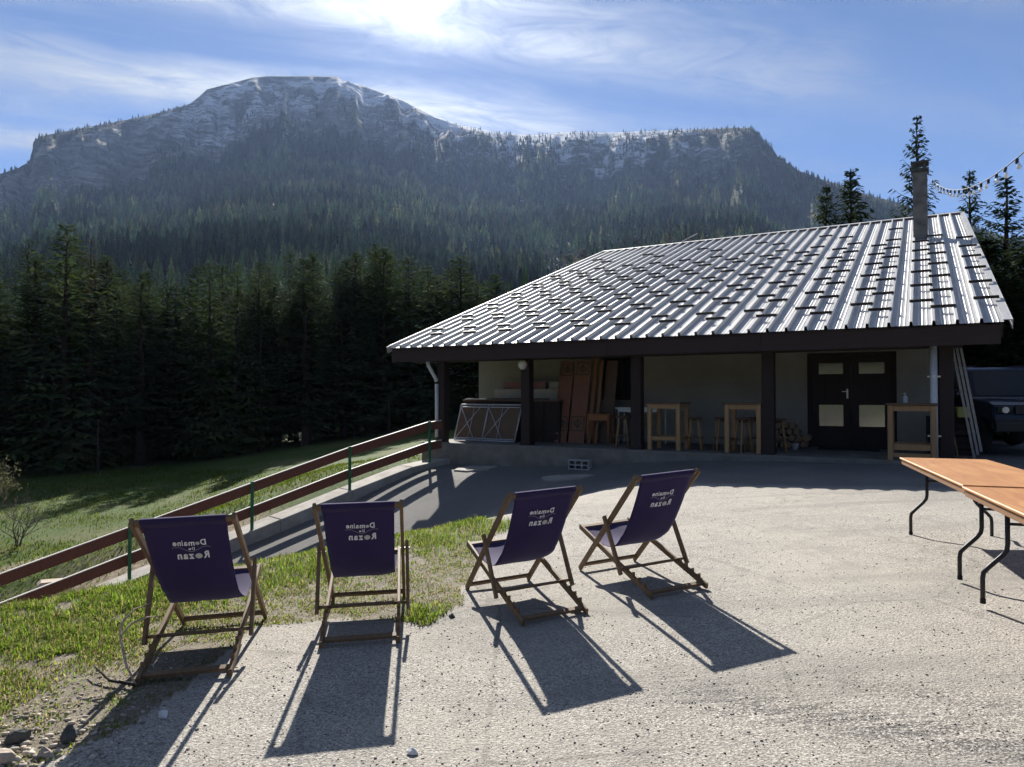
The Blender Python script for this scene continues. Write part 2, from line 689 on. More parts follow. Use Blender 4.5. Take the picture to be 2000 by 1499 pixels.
def plateau_z(x, y):
    return np.where(x > 0, 0.40 * np.tanh(np.maximum(x, 0) * 0.058 / 0.40 * 1.12), 0.025 * np.maximum(x, -4))


def smax(a, b, k):
    h = np.clip(0.5 + 0.5 * (a - b) / k, 0, 1)
    return b * (1 - h) + a * h + k * h * (1 - h)


_A_ZF = np.radians([-180, -90, -60, -45, -36, -25, -15, -7, 5, 20, 40, 70, 110, 180])
_ZF = np.array([0, -2.4, -2.7, -2.65, -2.55, -2.35, -1.5, -0.75, 0.3, 1.0, 2.6, 2.5, 0.5, 0])
_ZM = np.array([0, -2.0, -2.7, -2.6, -2.5, -2.0, -0.9, -0.4, 0.0, 0.3, 0.5, 0.5, 0.2, 0])


def ground_z(x, y):
    x = np.asarray(x, float)
    y = np.asarray(y, float)
    p, q = pq(x, y)
    r = np.hypot(x, y)
    a = np.arctan2(x, y)
    P = plateau_z(x, y)
    w = sstep(4.0, 7.7, p)
    court = ramp_z(q) * (1 - w) + P * w
    court = np.where(q < -0.8, P * sstep(-0.8, -2.5, q) + court * (1 - sstep(-0.8, -2.5, q)), court)
    zf = np.interp(a, _A_ZF, _ZF)
    near_m = ramp_z(np.maximum(q, -2)) - 0.05 + 0.30 * sstep(-2.2, -3.4, p) * sstep(2.0, 5.0, q)
    near_m = near_m + 0.06 * (fbm(x * 1.3, y * 1.3, 3) - 0.5) * sstep(-0.3, -1.5, p)
    zm = np.interp(a, _A_ZF, _ZM)
    t1 = sstep(-1.5, -8.0, p)
    t = np.clip((-p - 8.0) / 28.0, 0, 1)
    meadow = (near_m * (1 - t1) + zm * t1) * (1 - t) + zf * t
    z = np.where(p >= 0, court, meadow * sstep(0, -0.6, p) + court * (1 - sstep(0, -0.6, p)))
    # beyond the yard on the right and behind the chalet the land joins the far level
    far = sstep(26, 75, r)
    z = np.where(p >= 0, z * (1 - far) + zf * far, z)
    # small unevenness
    z = z + 0.03 * (fbm(x * 0.5, y * 0.5, 3) - 0.5) * sstep(1.0, 4.0, r)
    return z


# skyline of the mountain as azimuth -> elevation (taken as slopes seen from the yard)
_SX = np.array([-700, -400, -150, 0, 30, 54, 58, 70, 100, 150, 250, 340, 368, 385, 400, 440, 490, 520, 600, 658, 666, 700,
                760, 790, 850, 900, 960, 1040, 1100, 1200, 1300, 1400, 1468, 1484, 1492, 1510, 1522, 1560, 1600, 1650,
                1700, 1750, 1850, 2000, 2300, 2700], float)
_SY = np.array([560, 470, 385, 336, 326, 312, 276, 264, 258, 248, 229, 209, 198, 184, 170, 160, 147, 144, 144, 145, 154, 161,
                182, 195, 226, 242, 255, 262, 256, 256, 252, 248, 246, 256, 270, 284, 303, 330, 345, 362, 380, 392, 430, 470, 540, 600], float)
_SA = np.arctan2(_SX - 1000, 1387)
_ST = (775 - _SY) / 1387 * np.cos(_SA)
_RX = np.array([-700, 0, 57, 370, 500, 660, 900, 1100, 1470, 1520, 1750, 2000, 2700], float)
_RR = np.array([1000, 1250, 1350, 1600, 1700, 1700, 1650, 1560, 1380, 1320, 1150, 1000, 900], float)
_RA = np.arctan2(_RX - 1000, 1387)
_GU = np.array([0, 0.114, 0.304, 0.494, 0.652, 0.80, 0.90, 1.0])
_GC = np.array([0, 0.058, 0.187, 0.335, 0.490, 0.715, 0.87, 1.0])
_KU = np.array([0, 0.114, 0.304, 0.494, 0.652, 0.80, 0.87, 0.895, 0.92, 1.0])
_KC = np.array([0, 0.058, 0.187, 0.335, 0.475, 0.635, 0.745, 0.83, 0.885, 1.0])


def px_of(a):
    return 1000 + 1387 * np.tan(np.clip(a, -1.3, 1.3))


def mount_parts(a, r):
    back = sstep(R(52), R(70), np.abs(a))
    T = np.interp(a, _SA, _ST) * (1 - back) + 0.10 * back
    Rr = np.interp(a, _RA, _RR)
    Zt = T * Rr + 1.6
    u = (r - 120.0) / (Rr - 120.0)
    X = px_of(a)
    cliff = np.maximum(1 - sstep(420, 560, X), sstep(1020, 1200, X) * (1 - sstep(1530, 1600, X)))
    return Zt, Rr, u, X, cliff


def mount_z(a, r):
    Zt, Rr, u, X, cliff = mount_parts(a, r)
    x, y = r * np.sin(a), r * np.cos(a)
    zf = np.interp(a, _A_ZF, _ZF)
    n1 = fbm(x / 160, y / 160, 5) - 0.5
    gul = fbm(a * 60, r / 420.0, 4) - 0.5          # ribs and gullies that run down the slope
    uw = np.clip(u + 0.05 * gul * sstep(0.5, 0.7, u) * (1 - sstep(0.93, 1.0, u)), 0, 1.2)
    g = np.interp(uw, _GU, _GC) * (1 - cliff) + np.interp(uw, _KU, _KC) * cliff
    z = zf * (1 - sstep(0, 0.15, u)) + (Zt) * g
    amp = sstep(0.04, 0.25, u) * (1 - sstep(0.72, 0.93, u))
    z = z + amp * (26 * n1 + 34 * gul * sstep(0.45, 0.7, u)) + np.minimum(gul, 0) * 22 * sstep(0.7, 0.8, u) * (1 - sstep(0.93, 0.99, u))
    rock = rock_w(a, r)
    # limestone strata: benches and faces
    bandh = 15.0
    z = z + rock * 30 * (fbm(x / 34, y / 34, 4, 0.62) - 0.55) * (1 - sstep(0.94, 0.99, u))
    zz_ = z + 14 * (fbm(x / 240, y / 240, 3) - 0.5)
    fr = zz_ / bandh - np.floor(zz_ / bandh)
    ter = (sstep(0.45, 1.0, fr) - fr) * bandh
    z = z + ter * (0.12 + 0.33 * cliff) * rock * (1 - sstep(0.965, 1.0, u))
    z = np.where(u > 1.0, Zt - (r - Rr) * 0.28, z)
    return z


def rock_w(a, r):
    Zt, Rr, u, X, cliff = mount_parts(a, r)
    x, y = r * np.sin(a), r * np.cos(a)
    n = fbm(x / 110, y / 110, 4) - 0.5
    base = np.interp(X, [0, 60, 200, 400, 560, 760, 900, 1000, 1150, 1480, 1560], [0.78, 0.76, 0.78, 0.77, 0.72, 0.76, 0.86, 0.90, 0.88, 0.86, 0.97])
    w = sstep(base - 0.03, base + 0.05, u + n * 0.26)
    top = np.interp(X, [0, 350, 400, 780, 900, 1000, 1500], [0.94, 0.95, 1.2, 1.2, 0.98, 0.93, 0.925])
    w = w * (1 - sstep(top - 0.01, top + 0.02, u + n * 0.03))
    dens = np.interp(X, [0, 400, 780, 960, 1100, 1500, 1560], [1, 1, 1.0, 0.4, 0.40, 0.55, 0.0])
    return np.clip(w * dens, 0, 1)


# ================================================================== ground sheet
def polar_grid(angs, rads, zfun, closed):
    A, Rr = np.meshgrid(angs, rads, indexing='ij')
    X, Y = Rr * np.sin(A), Rr * np.cos(A)
    Z = zfun(A, Rr, X, Y)
    na, nr = A.shape
    V = np.stack([X, Y, Z], -1).reshape(-1, 3)
    i = np.arange(na if closed else na - 1)
    j = np.arange(nr - 1)
    I, J = np.meshgrid(i, j, indexing='ij')
    a = I * nr + J
    b = ((I + 1) % na) * nr + J
    T = np.concatenate([np.stack([a, a + 1, b + 1], -1).reshape(-1, 3), np.stack([a, b + 1, b], -1).reshape(-1, 3)])
    return V, T, A.ravel(), Rr.ravel()


angs = np.concatenate([np.radians(np.arange(-50, 50.01, 0.25)), np.radians(np.arange(52, 310, 2.0))])
rads = np.concatenate([[0.02, 0.5, 1.0], 1.5 * 1.021 ** np.arange(0, 220)])
rads = np.append(rads[rads < 139], 140.0)


def gfun(A, Rr, X, Y):
    z = ground_z(X, Y)
    aa = (A + math.pi) % (2 * math.pi) - math.pi
    k = sstep(110, 140, Rr)
    return z * (1 - k) + mount_z(aa, Rr) * k


V, T, GA, GR = polar_grid(angs, rads, gfun, True)
GP, GQ = pq(V[:, 0], V[:, 1])
gx, gy = V[:, 0], V[:, 1]

GPOLY = np.array([(-0.20, 9.3), (-0.28, 8.0), (-0.30, 6.9), (-0.40, 5.5), (-0.62, 5.05), (-1.0, 5.25), (-1.45, 5.2), (-1.72, 4.95),
                  (-1.83, 4.3), (-1.85, 3.6), (-2.1, 3.2), (-3.0, 2.6), (-9, 1.0), (-14, 2), (-14, 6), (-4.2, 6.2), (-2.3, 8.0), (-1.2, 8.9)])


def in_poly(x, y, P):
    c = np.zeros(x.shape, bool)
    n = len(P)
    for i in range(n):
        x0, y0 = P[i]
        x1, y1 = P[(i + 1) % n]
        hit = ((y0 > y) != (y1 > y)) & (x < (x1 - x0) * (y - y0) / (y1 - y0 + 1e-12) + x0)
        c ^= hit
    return c


def grass_w(x, y):
    nx = 0.28 * (fbm(x * 1.6, y * 1.6, 3) - 0.5)
    ny = 0.28 * (fbm(x * 1.6 + 31, y * 1.6 + 7, 3) - 0.5)
    return in_poly(x + nx, y + ny, GPOLY).astype(float)


soil = grass_w(gx, gy)
p_, q_ = GP, GQ
bank = sstep(4.4, 5.2, p_) * (1 - sstep(8.0, 8.6, p_)) * sstep(4.2, 5.0, q_)
soil = np.maximum(soil, bank)
meadow_w = sstep(-0.1, -0.5, p_) * np.where(GR < 140, 1, 1)
outer = sstep(17, 24, np.hypot(gx - 4, gy - 9)) * (p_ > 0)
veg = np.maximum(meadow_w, outer)
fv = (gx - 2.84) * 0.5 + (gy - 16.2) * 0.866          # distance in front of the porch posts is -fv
asph_shade = sstep(-4.4, -3.2, fv + 0.8 * (fbm(gx * 0.7, gy * 0.7, 3) - 0.5)) * (p_ > -0.4) * (1 - outer)  # darker asphalt by the porch, part of the eave shade put into its colour
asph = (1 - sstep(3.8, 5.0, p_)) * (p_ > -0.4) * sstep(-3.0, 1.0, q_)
asph = np.maximum(asph, asph_shade)
# dark scuffs left by tyres, near the camera on the right
sx0, sy0 = 0.7, 3.95
sdx, sdy = 1.45, -0.98
sl_ = math.hypot(sdx, sdy)
sdx, sdy = sdx / sl_, sdy / sl_
along = (gx - sx0) * sdx + (gy - sy0) * sdy
across = (gx - sx0) * -sdy + (gy - sy0) * sdx
scuff = np.exp(-((across + 0.05 * np.sin(along * 2)) / 0.20) ** 2) * sstep(-0.15, 0.5, along) * (1 - sstep(2.4, 3.2, along))
scuff = np.maximum(scuff, 0.6 * np.exp(-((across - 0.42) / 0.12) ** 2) * sstep(0.5, 1.2, along) * (1 - sstep(2.0, 3.0, along)))

me = tri_mesh("ground", V, T, smooth=True)
earth = np.exp(-((p_ + 1.6) / 1.3) ** 2) * sstep(2.0, 4.5, q_) + 0.8 * np.exp(-((p_ + 5.2) / 0.8) ** 2) * sstep(4.0, 6.0, q_)
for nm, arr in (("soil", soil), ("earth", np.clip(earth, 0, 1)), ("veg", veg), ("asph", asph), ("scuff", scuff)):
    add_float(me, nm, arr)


def mat_ground():
    t = NT('yard_and_meadow')
    obj = t.tc.outputs["Object"]
    big = t.noise(0.55, 6, 0.6)
    mid = t.noise(3.2, 6, 0.65)
    grit = t.noise(95, 4, 0.7)
    grit2 = t.voro(70)
    cell = t.voro(125, out="Color")
    cs = t.n.new("ShaderNodeSeparateColor")
    t.l.new(cell, cs.inputs[0])
    base = t.ramp(cs.outputs[0], [(0.0, (0.12, 0.11, 0.098)), (0.3, (0.25, 0.232, 0.205)), (0.7, (0.36, 0.335, 0.297)), (1.0, (0.54, 0.51, 0.455))])
    base = t.mix(t.math('MULTIPLY', t.math('SUBTRACT', grit, 0.5, clamp=True), 2.0), base, (0.42, 0.39, 0.34))
    # dusty and worn areas
    base = t.mix(t.math('MULTIPLY', t.math('SUBTRACT', big, 0.42, clamp=True), 2.4, clamp=True), base, (0.40, 0.365, 0.31))
    base = t.mix(t.math('MULTIPLY', t.math('SUBTRACT', 0.50, mid, clamp=True), 2.2, clamp=True), base, (0.19, 0.178, 0.16))
    wear = t.noise(0.23, 4, 0.6, dist=0.8)
    base = t.mix(t.math('MULTIPLY', t.math('SUBTRACT', wear, 0.48, clamp=True), 4.0, clamp=True), base, (0.215, 0.204, 0.186))
    trk = t.noise(0.9, 4, 0.6, stretch=(0.22, 2.2, 1), rot=R(58), dist=0.5)
    base = t.mix(t.math('MULTIPLY', t.math('SUBTRACT', trk, 0.54, clamp=True), 3.2, clamp=True), base, (0.20, 0.19, 0.175))
    crack = t.voro(0.55, feature='DISTANCE_TO_EDGE')
    base = t.mix(t.math('MULTIPLY', t.math('LESS_THAN', t.math('ADD', crack, t.math('MULTIPLY_ADD', mid, 0.05, -0.025)), 0.006), t.math('MULTIPLY_ADD', wear, 1.5, -0.5, clamp=True)), base, (0.10, 0.094, 0.085))
    # sparse dark chips
    chips = t.voro(16.0)
    base = t.mix(t.math('MULTIPLY', t.math('LESS_THAN', chips, 0.07), t.math('GREATER_THAN', mid, 0.47)), base, (0.055, 0.05, 0.048))
    # the ramp: old smooth asphalt, also used to deepen the shade before the porch
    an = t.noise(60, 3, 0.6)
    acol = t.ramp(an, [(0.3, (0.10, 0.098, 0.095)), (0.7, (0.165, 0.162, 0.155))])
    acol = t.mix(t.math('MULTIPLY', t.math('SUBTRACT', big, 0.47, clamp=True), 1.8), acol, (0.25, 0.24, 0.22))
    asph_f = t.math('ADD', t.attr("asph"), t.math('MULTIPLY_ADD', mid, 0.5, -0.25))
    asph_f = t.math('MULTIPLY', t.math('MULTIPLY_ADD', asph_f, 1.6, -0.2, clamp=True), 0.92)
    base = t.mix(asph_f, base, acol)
    # scuffs
    st = t.noise(3.0, 6, 0.72, stretch=(0.6, 13, 1), rot=R(34.0), dist=0.25)
    sc = t.math('MULTIPLY', t.attr("scuff"), t.math('MULTIPLY', t.math('SUBTRACT', st, 0.43, clamp=True), 9.0, clamp=True))
    base = t.mix(t.math('MULTIPLY', sc, t.math('MULTIPLY_ADD', t.math('SUBTRACT', 1.0, cs.outputs[0]), 1.5, 0.0, clamp=True)), base, (0.075, 0.07, 0.067))
    # soil with gravel under the turf
    sf = t.math('ADD', t.attr("soil"), t.math('MULTIPLY_ADD', mid, 1.1, -0.55))
    sf = t.math('MULTIPLY', t.math('MULTIPLY', t.math('SUBTRACT', sf, 0.35, clamp=True), 2.5, clamp=True), t.attr("soil"))
    scol = t.ramp(t.noise(24, 5, 0.7), [(0.3, (0.075, 0.058, 0.036)), (0.52, (0.15, 0.125, 0.085)), (0.72, (0.30, 0.27, 0.215))])
    base = t.mix(t.math('MULTIPLY', sf, 0.85), base, scol)
    # meadow
    mn = t.noise(0.35, 6, 0.65)
    mf = t.noise(9, 5, 0.7)
    mcol = t.ramp(mf, [(0.3, (0.026, 0.050, 0.006)), (0.55, (0.050, 0.086, 0.009)), (0.75, (0.092, 0.108, 0.018))])
    mcol = t.mix(t.math('MULTIPLY', t.math('SUBTRACT', mn, 0.5, clamp=True), 3.0, clamp=True), mcol, (0.15, 0.118, 0.065))
    ef = t.math('MULTIPLY', t.math('MULTIPLY_ADD', t.math('ADD', t.attr("earth"), t.math('MULTIPLY_ADD', mid, 1.2, -0.6)), 2.5, -0.8, clamp=True), t.math('GREATER_THAN', t.attr("earth"), 0.03))
    mcol = t.mix(ef, mcol, t.ramp(t.noise(7, 6, 0.7), [(0.35, (0.10, 0.075, 0.045)), (0.55, (0.22, 0.175, 0.115)), (0.7, (0.36, 0.31, 0.23))]))
    base = t.mix(t.attr("veg"), base, mcol)
    t.p(color=base, rough=0.92, spec=0.2)
    h = t.math('ADD', t.math('MULTIPLY', grit2, 0.8), t.math('MULTIPLY', grit, 0.8))
    h = t.math('ADD', h, t.math('MULTIPLY', mid, 0.35))
    h = t.math('ADD', h, t.math('MULTIPLY', t.math('MULTIPLY', mf, t.attr("veg")), 5.0))
    t.bump(h, 0.55, 0.010)
    return t.m


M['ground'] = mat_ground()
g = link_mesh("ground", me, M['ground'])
tag(g, kind="structure")

# ================================================================== mountain
m_angs = np.concatenate([np.radians(np.arange(-54, 54.01, 0.17)), np.radians(np.arange(57, 304, 3.0))])
m_rads = np.concatenate([140 * 1.0135 ** np.arange(0, 140)])
m_rads = m_rads[m_rads < 880]
m_rads = np.concatenate([m_rads, np.arange(886, 1720, 7.5), np.arange(1730, 2050, 40)])


def mfun(A, Rr, X, Y):
    aa = (A + math.pi) % (2 * math.pi) - math.pi
    return mount_z(aa, Rr)


V, T, MA, MR = polar_grid(m_angs, m_rads, mfun, True)
aa = (MA + math.pi) % (2 * math.pi) - math.pi
rockA = rock_w(aa, MR)
Zt, Rr_, u_, Xp, cl_ = mount_parts(aa, MR)
nn = fbm(V[:, 0] / 45, V[:, 1] / 45, 4)
nn2 = fbm(V[:, 0] / 120 + 9, V[:, 1] / 120 + 4, 3)
# snow lies on the benches high up and on the gentle back of the ridge
snowh = sstep(0.72, 0.93, u_) * np.interp(Xp, [0, 250, 380, 480, 800, 900, 1000, 1100, 1300, 1470, 1500], [0.12, 0.2, 0.7, 0.85, 0.85, 1.0, 0.9, 0.9, 0.75, 0.1, 0])
snow = snowh * sstep(0.36, 0.56, 0.55 * nn + 0.45 * nn2 + 0.04)
snow = np.maximum(snow, 0.30 * sstep(0.60, 0.75, u_) * sstep(0.60, 0.66, nn) * (Xp > 420) * (Xp < 1500))
snow = snow * (1 - sstep(0.965, 0.98, u_) * (Xp > 470) * (Xp < 690))
topsnow = sstep(0.955, 0.975, u_) * np.interp(Xp, [380, 480, 780, 900, 1000, 1340, 1420], [0, 0.0, 0.5, 0.9, 0.9, 0.8, 0])
snow = np.maximum(snow, topsnow)
clear = np.exp(-(((aa - R(4.3)) / R(2.6)) ** 2)) * np.exp(-(((MR - 430) / 180) ** 2)) * sstep(0.3, 0.55, nn2 + 0.26)
clear = np.maximum(clear, np.exp(-(((aa - R(-9.0)) / R(2.6)) ** 2)) * np.exp(-(((u_ - 0.655) / 0.012) ** 2)))
me = tri_mesh("mountain", V, T, smooth=False)
me.polygons.foreach_set("use_smooth", np.ones(len(me.polygons), dtype=bool))
for nm, arr in (("rock", rockA), ("snow", snow), ("clear", clear)):
    add_float(me, nm, arr)


def mat_mountain():
    t = NT('limestone_and_forest_floor')
    n = t.noise(0.02, 8, 0.68)
    f = t.noise(0.11, 7, 0.7)
    strata = t.noise(0.085, 9, 0.74, stretch=(0.30, 0.30, 2.2), dist=0.1)
    ledge = t.noise(0.07, 6, 0.68, stretch=(0.45, 0.45, 3.0), dist=0.2)
    forest = t.ramp(f, [(0.3, (0.030, 0.034, 0.018)), (0.7, (0.080, 0.074, 0.042))])
    rock = t.ramp(strata, [(0.40, (0.055, 0.050, 0.044)), (0.47, (0.20, 0.185, 0.165)), (0.54, (0.38, 0.355, 0.315)), (0.63, (0.58, 0.55, 0.495))])
    rock = t.mix(t.math('MULTIPLY', t.math('SUBTRACT', f, 0.46, clamp=True), 3.0, clamp=True), rock, (0.20, 0.185, 0.165))
    rock = t.mix(t.math('MULTIPLY', t.math('SUBTRACT', n, 0.48, clamp=True), 6.0, clamp=True), rock, (0.055, 0.055, 0.034))
    rk = t.math('MULTIPLY_ADD', t.math('ADD', t.attr("rock"), t.math('MULTIPLY_ADD', f, 0.9, -0.45)), 2.2, -0.6, clamp=True)
    c = t.mix(rk, forest, rock)
    dry = t.ramp(f, [(0.3, (0.16, 0.135, 0.075)), (0.7, (0.27, 0.235, 0.14))])
    c = t.mix(t.math('MULTIPLY', t.attr("clear"), 1.3, clamp=True), c, dry)
    geo = t.n.new("ShaderNodeNewGeometry")
    sx = t.n.new("ShaderNodeSeparateXYZ")
    t.l.new(geo.outputs["Normal"], sx.inputs[0])
    flat = t.math('MULTIPLY_ADD', sx.outputs[2], 3.0, -0.8, clamp=True)
    sn = t.math('ADD', t.attr("snow"), t.math('MULTIPLY_ADD', ledge, 3.4, -1.95))
    sn = t.math('MULTIPLY', t.math('MULTIPLY_ADD', sn, 7.0, -1.9, clamp=True), flat)
    sn = t.math('MULTIPLY', sn, t.math('GREATER_THAN', t.attr("snow"), 0.05))
    c = t.mix(sn, c, (0.82, 0.84, 0.87))
    t.p(color=c, rough=0.95, spec=0.1)
    h = t.math('ADD', t.math('MULTIPLY', strata, 1.2), f)
    t.bump(h, 0.9, 6.0)
    return t.m


M['mountain'] = mat_mountain()
tag(link_mesh("mountain", me, M['mountain']), kind="structure")


# ================================================================== conifers
def conifer(seed, h=24.0, rb=3.4, whorls=42, per=6, start=0.12, twigs=6, droop=0.35, gap=0.0, tw=0.36, col=(0.040, 0.062, 0.026), lean=0.5, tip=0.55, shape=0.62):
    """spruce crown as many drooping sprays; returns crown (verts, tris, colours) and trunk points"""
    g = np.random.default_rng(seed)
    V, T, C = [], [], []
    nv = 0

    def tri(a, b, c, k):
        nonlocal nv
        V.extend((a, b, c))
        T.append((nv, nv + 1, nv + 2))
        C.extend((k, k, k))
        nv += 3

    col = np.array(col)
    side = g.uniform(0, 2 * math.pi)
    for w in range(whorls):
        f = (w + g.uniform(-0.3, 0.3)) / whorls
        f = min(max(f, 0), 0.985)
        z = h * (start + (1 - start) * f)
        env = rb * (1 - f) ** shape * (0.35 + 0.65 * min(1, f / 0.12 + 0.45)) + 0.12
        n = max(3, int(per * (1 - 0.45 * f) + g.uniform(-0.5, 0.9)))
        ph = g.uniform(0, 2 * math.pi)
        for b in range(n):
            if g.random() < gap:
                continue
            az = ph + 2 * math.pi * b / n + g.uniform(-0.3, 0.3)
            L = env * g.uniform(0.62, 1.12) * (1 + 0.15 * math.cos(az - side))
            el = tip * f ** 1.5 - droop * (1 - f) + g.uniform(-0.12, 0.12)
            d = np.array([math.cos(az), math.sin(az), 0.0])
            s = np.array([-math.sin(az), math.cos(az), 0.0])
            shade = g.uniform(0.65, 1.35)
            k = col * shade * np.array([g.uniform(0.9, 1.15), 1, g.uniform(0.85, 1.1)])
            pts = []
            for i in range(5):
                t_ = i / 4
                pts.append(np.array([0, 0, z]) + d * (L * t_ * math.cos(el)) + np.array([0, 0, L * (t_ * math.sin(el) - 0.22 * t_ * (1 - t_) + 0.10 * t_ ** 3)]))
            wd = 0.10 * L + 0.05
            for i in range(4):
                w0, w1 = wd * (1 - i / 4) * 0.5, wd * (1 - (i + 1) / 4) * 0.5
                tri(pts[i] + s * w0, pts[i] - s * w0, pts[i + 1] - s * w1, k * 0.9)
                if i < 3:
                    tri(pts[i] + s * w0, pts[i + 1] - s * w1, pts[i + 1] + s * w1, k * 0.9)
            m = max(2, int(twigs * (0.5 + 0.5 * L / rb)))
            for j in range(m):
                t_ = 0.18 + 0.82 * (j + g.uniform(0, 0.8)) / m
                i = min(3, int(t_ * 4))
                q0 = pts[i] + (pts[i + 1] - pts[i]) * (t_ * 4 - i)
                for sg in (-1, 1):
                    tl = (0.42 * L * (1 - t_ * 0.72) + 0.14) * g.uniform(0.7, 1.2)
                    e = q0 + d * tl * g.uniform(0.45, 0.8) + s * sg * tl * g.uniform(0.55, 0.9) + np.array([0, 0, -tl * g.uniform(0.15, 0.55)])
                    ax = e - q0
                    nrm = np.cross(ax, d + s * sg * 0.3)
                    nrm = nrm / (np.linalg.norm(nrm) + 1e-6)
                    up = np.cross(nrm, ax)
                    up = up / (np.linalg.norm(up) + 1e-6)
                    hw = tw * g.uniform(0.6, 1.2) * (0.5 + 0.5 * tl)
                    mid_ = q0 + ax * 0.45
                    kk = k * g.uniform(0.75, 1.25)
                    off = up * hw * 0.5 + np.array([0, 0, -hw * 0.25])
                    tri(q0, mid_ + off, e, kk)
                    tri(q0, e, mid_ - off, kk)
    # leader
    tri(np.array([0.07, 0, h * 0.95]), np.array([-0.07, 0, h * 0.95]), np.array([0, 0, h]), col)
    tri(np.array([0, 0.07, h * 0.95]), np.array([0, -0.07, h * 0.95]), np.array([0, 0, h]), col)
    return np.array(V), np.array(T), np.array(C)


def trunk_mesh(name, h, r0, mat, seed=0, stubs=14, start=0.1):
    g = random.Random(seed)
    mb = MB()
    n = 7
    pts = [(0.06 * g.uniform(-1, 1) * (i > 0), 0.06 * g.uniform(-1, 1) * (i > 0), -0.6 + (h * 0.97 + 0.6) * i / (n - 1)) for i in range(n)]
    rs = [r0 * (1.25 if i == 0 else 1) * (1 - i / (n - 1)) ** 0.9 + 0.015 for i in range(n)]
    mb.tube(pts, rs, 8)
    for k in range(stubs):          # dead lower branches
        z = h * (0.04 + (start + 0.12) * k / stubs)
        a = g.uniform(0, 6.28)
        L = g.uniform(0.5, 1.6)
        mb.tube([(0, 0, z), (math.cos(a) * L, math.sin(a) * L, z - 0.15 * L)], [0.03, 0.008], 4)
    me = mb.mesh(name)
    me.materials.append(mat)
    me.polygons.foreach_set("use_smooth", [True] * len(me.polygons))
    return me


SPR = []
specs = [dict(h=25, rb=4.6, whorls=58, start=0.06, twigs=7, per=7, col=(0.038, 0.060, 0.024)),
         dict(h=27, rb=4.0, whorls=62, start=0.14, twigs=7, per=7, col=(0.044, 0.066, 0.026), droop=0.45),
         dict(h=23, rb=5.0, whorls=54, start=0.04, twigs=7, per=7, col=(0.052, 0.080, 0.030), droop=0.25),
         dict(h=29, rb=3.7, whorls=64, start=0.22, twigs=7, col=(0.040, 0.062, 0.025), gap=0.08, droop=0.5),
         dict(h=21, rb=4.4, whorls=52, start=0.03, twigs=7, per=7, col=(0.062, 0.094, 0.033)),
         dict(h=26, rb=3.0, whorls=46, start=0.20, col=(0.075, 0.062, 0.040), gap=0.25, droop=0.4, twigs=5, tw=0.13)]
specs += [dict(shape=0.85, h=16, rb=3.1, whorls=54, start=0.02, twigs=9, per=8, col=(0.028, 0.045, 0.019), droop=0.10, tip=0.75, tw=0.26, gap=0.10),
          dict(shape=0.85, h=13, rb=3.2, whorls=48, start=0.02, twigs=9, per=9, col=(0.034, 0.054, 0.022), droop=0.12, tip=0.7, tw=0.28, gap=0.04),
          dict(shape=0.85, h=14, rb=3.0, whorls=48, start=0.02, twigs=9, per=8, col=(0.030, 0.049, 0.020), droop=0.05, tip=0.75, tw=0.26, gap=0.08)]
for i, s in enumerate(specs):
    v, t_, c = conifer(100 + i, **{k: s[k] for k in s if k != 'h'}, h=s['h'])
    cm = tri_mesh("crown", v, t_, c)
    cm.materials.append(M['needles'])
    SPR.append((cm, trunk_mesh("trunk", s['h'], 0.26, M['bark'], i, start=s['start']), s['h']))


def place_tree(kind, x, y, hscale, wscale, rz, label, group=None, name="spruce_tree", zoff=0.0):
    cm, tm, h = SPR[kind]
    e = empty(name, (x, y, float(ground_z(x, y)) + zoff), rz, label, "tree", group)
    e.scale = (wscale, wscale, hscale)
    lr = random.Random(int(x * 37 + y * 91))
    e.rotation_euler = (lr.uniform(-0.03, 0.03), lr.uniform(-0.03, 0.03), rz)
    for nm, m_ in (("crown", cm), ("trunk", tm)):
        o = bpy.data.objects.new(nm, m_)
        COL.objects.link(o)
        o.parent = e
    return e


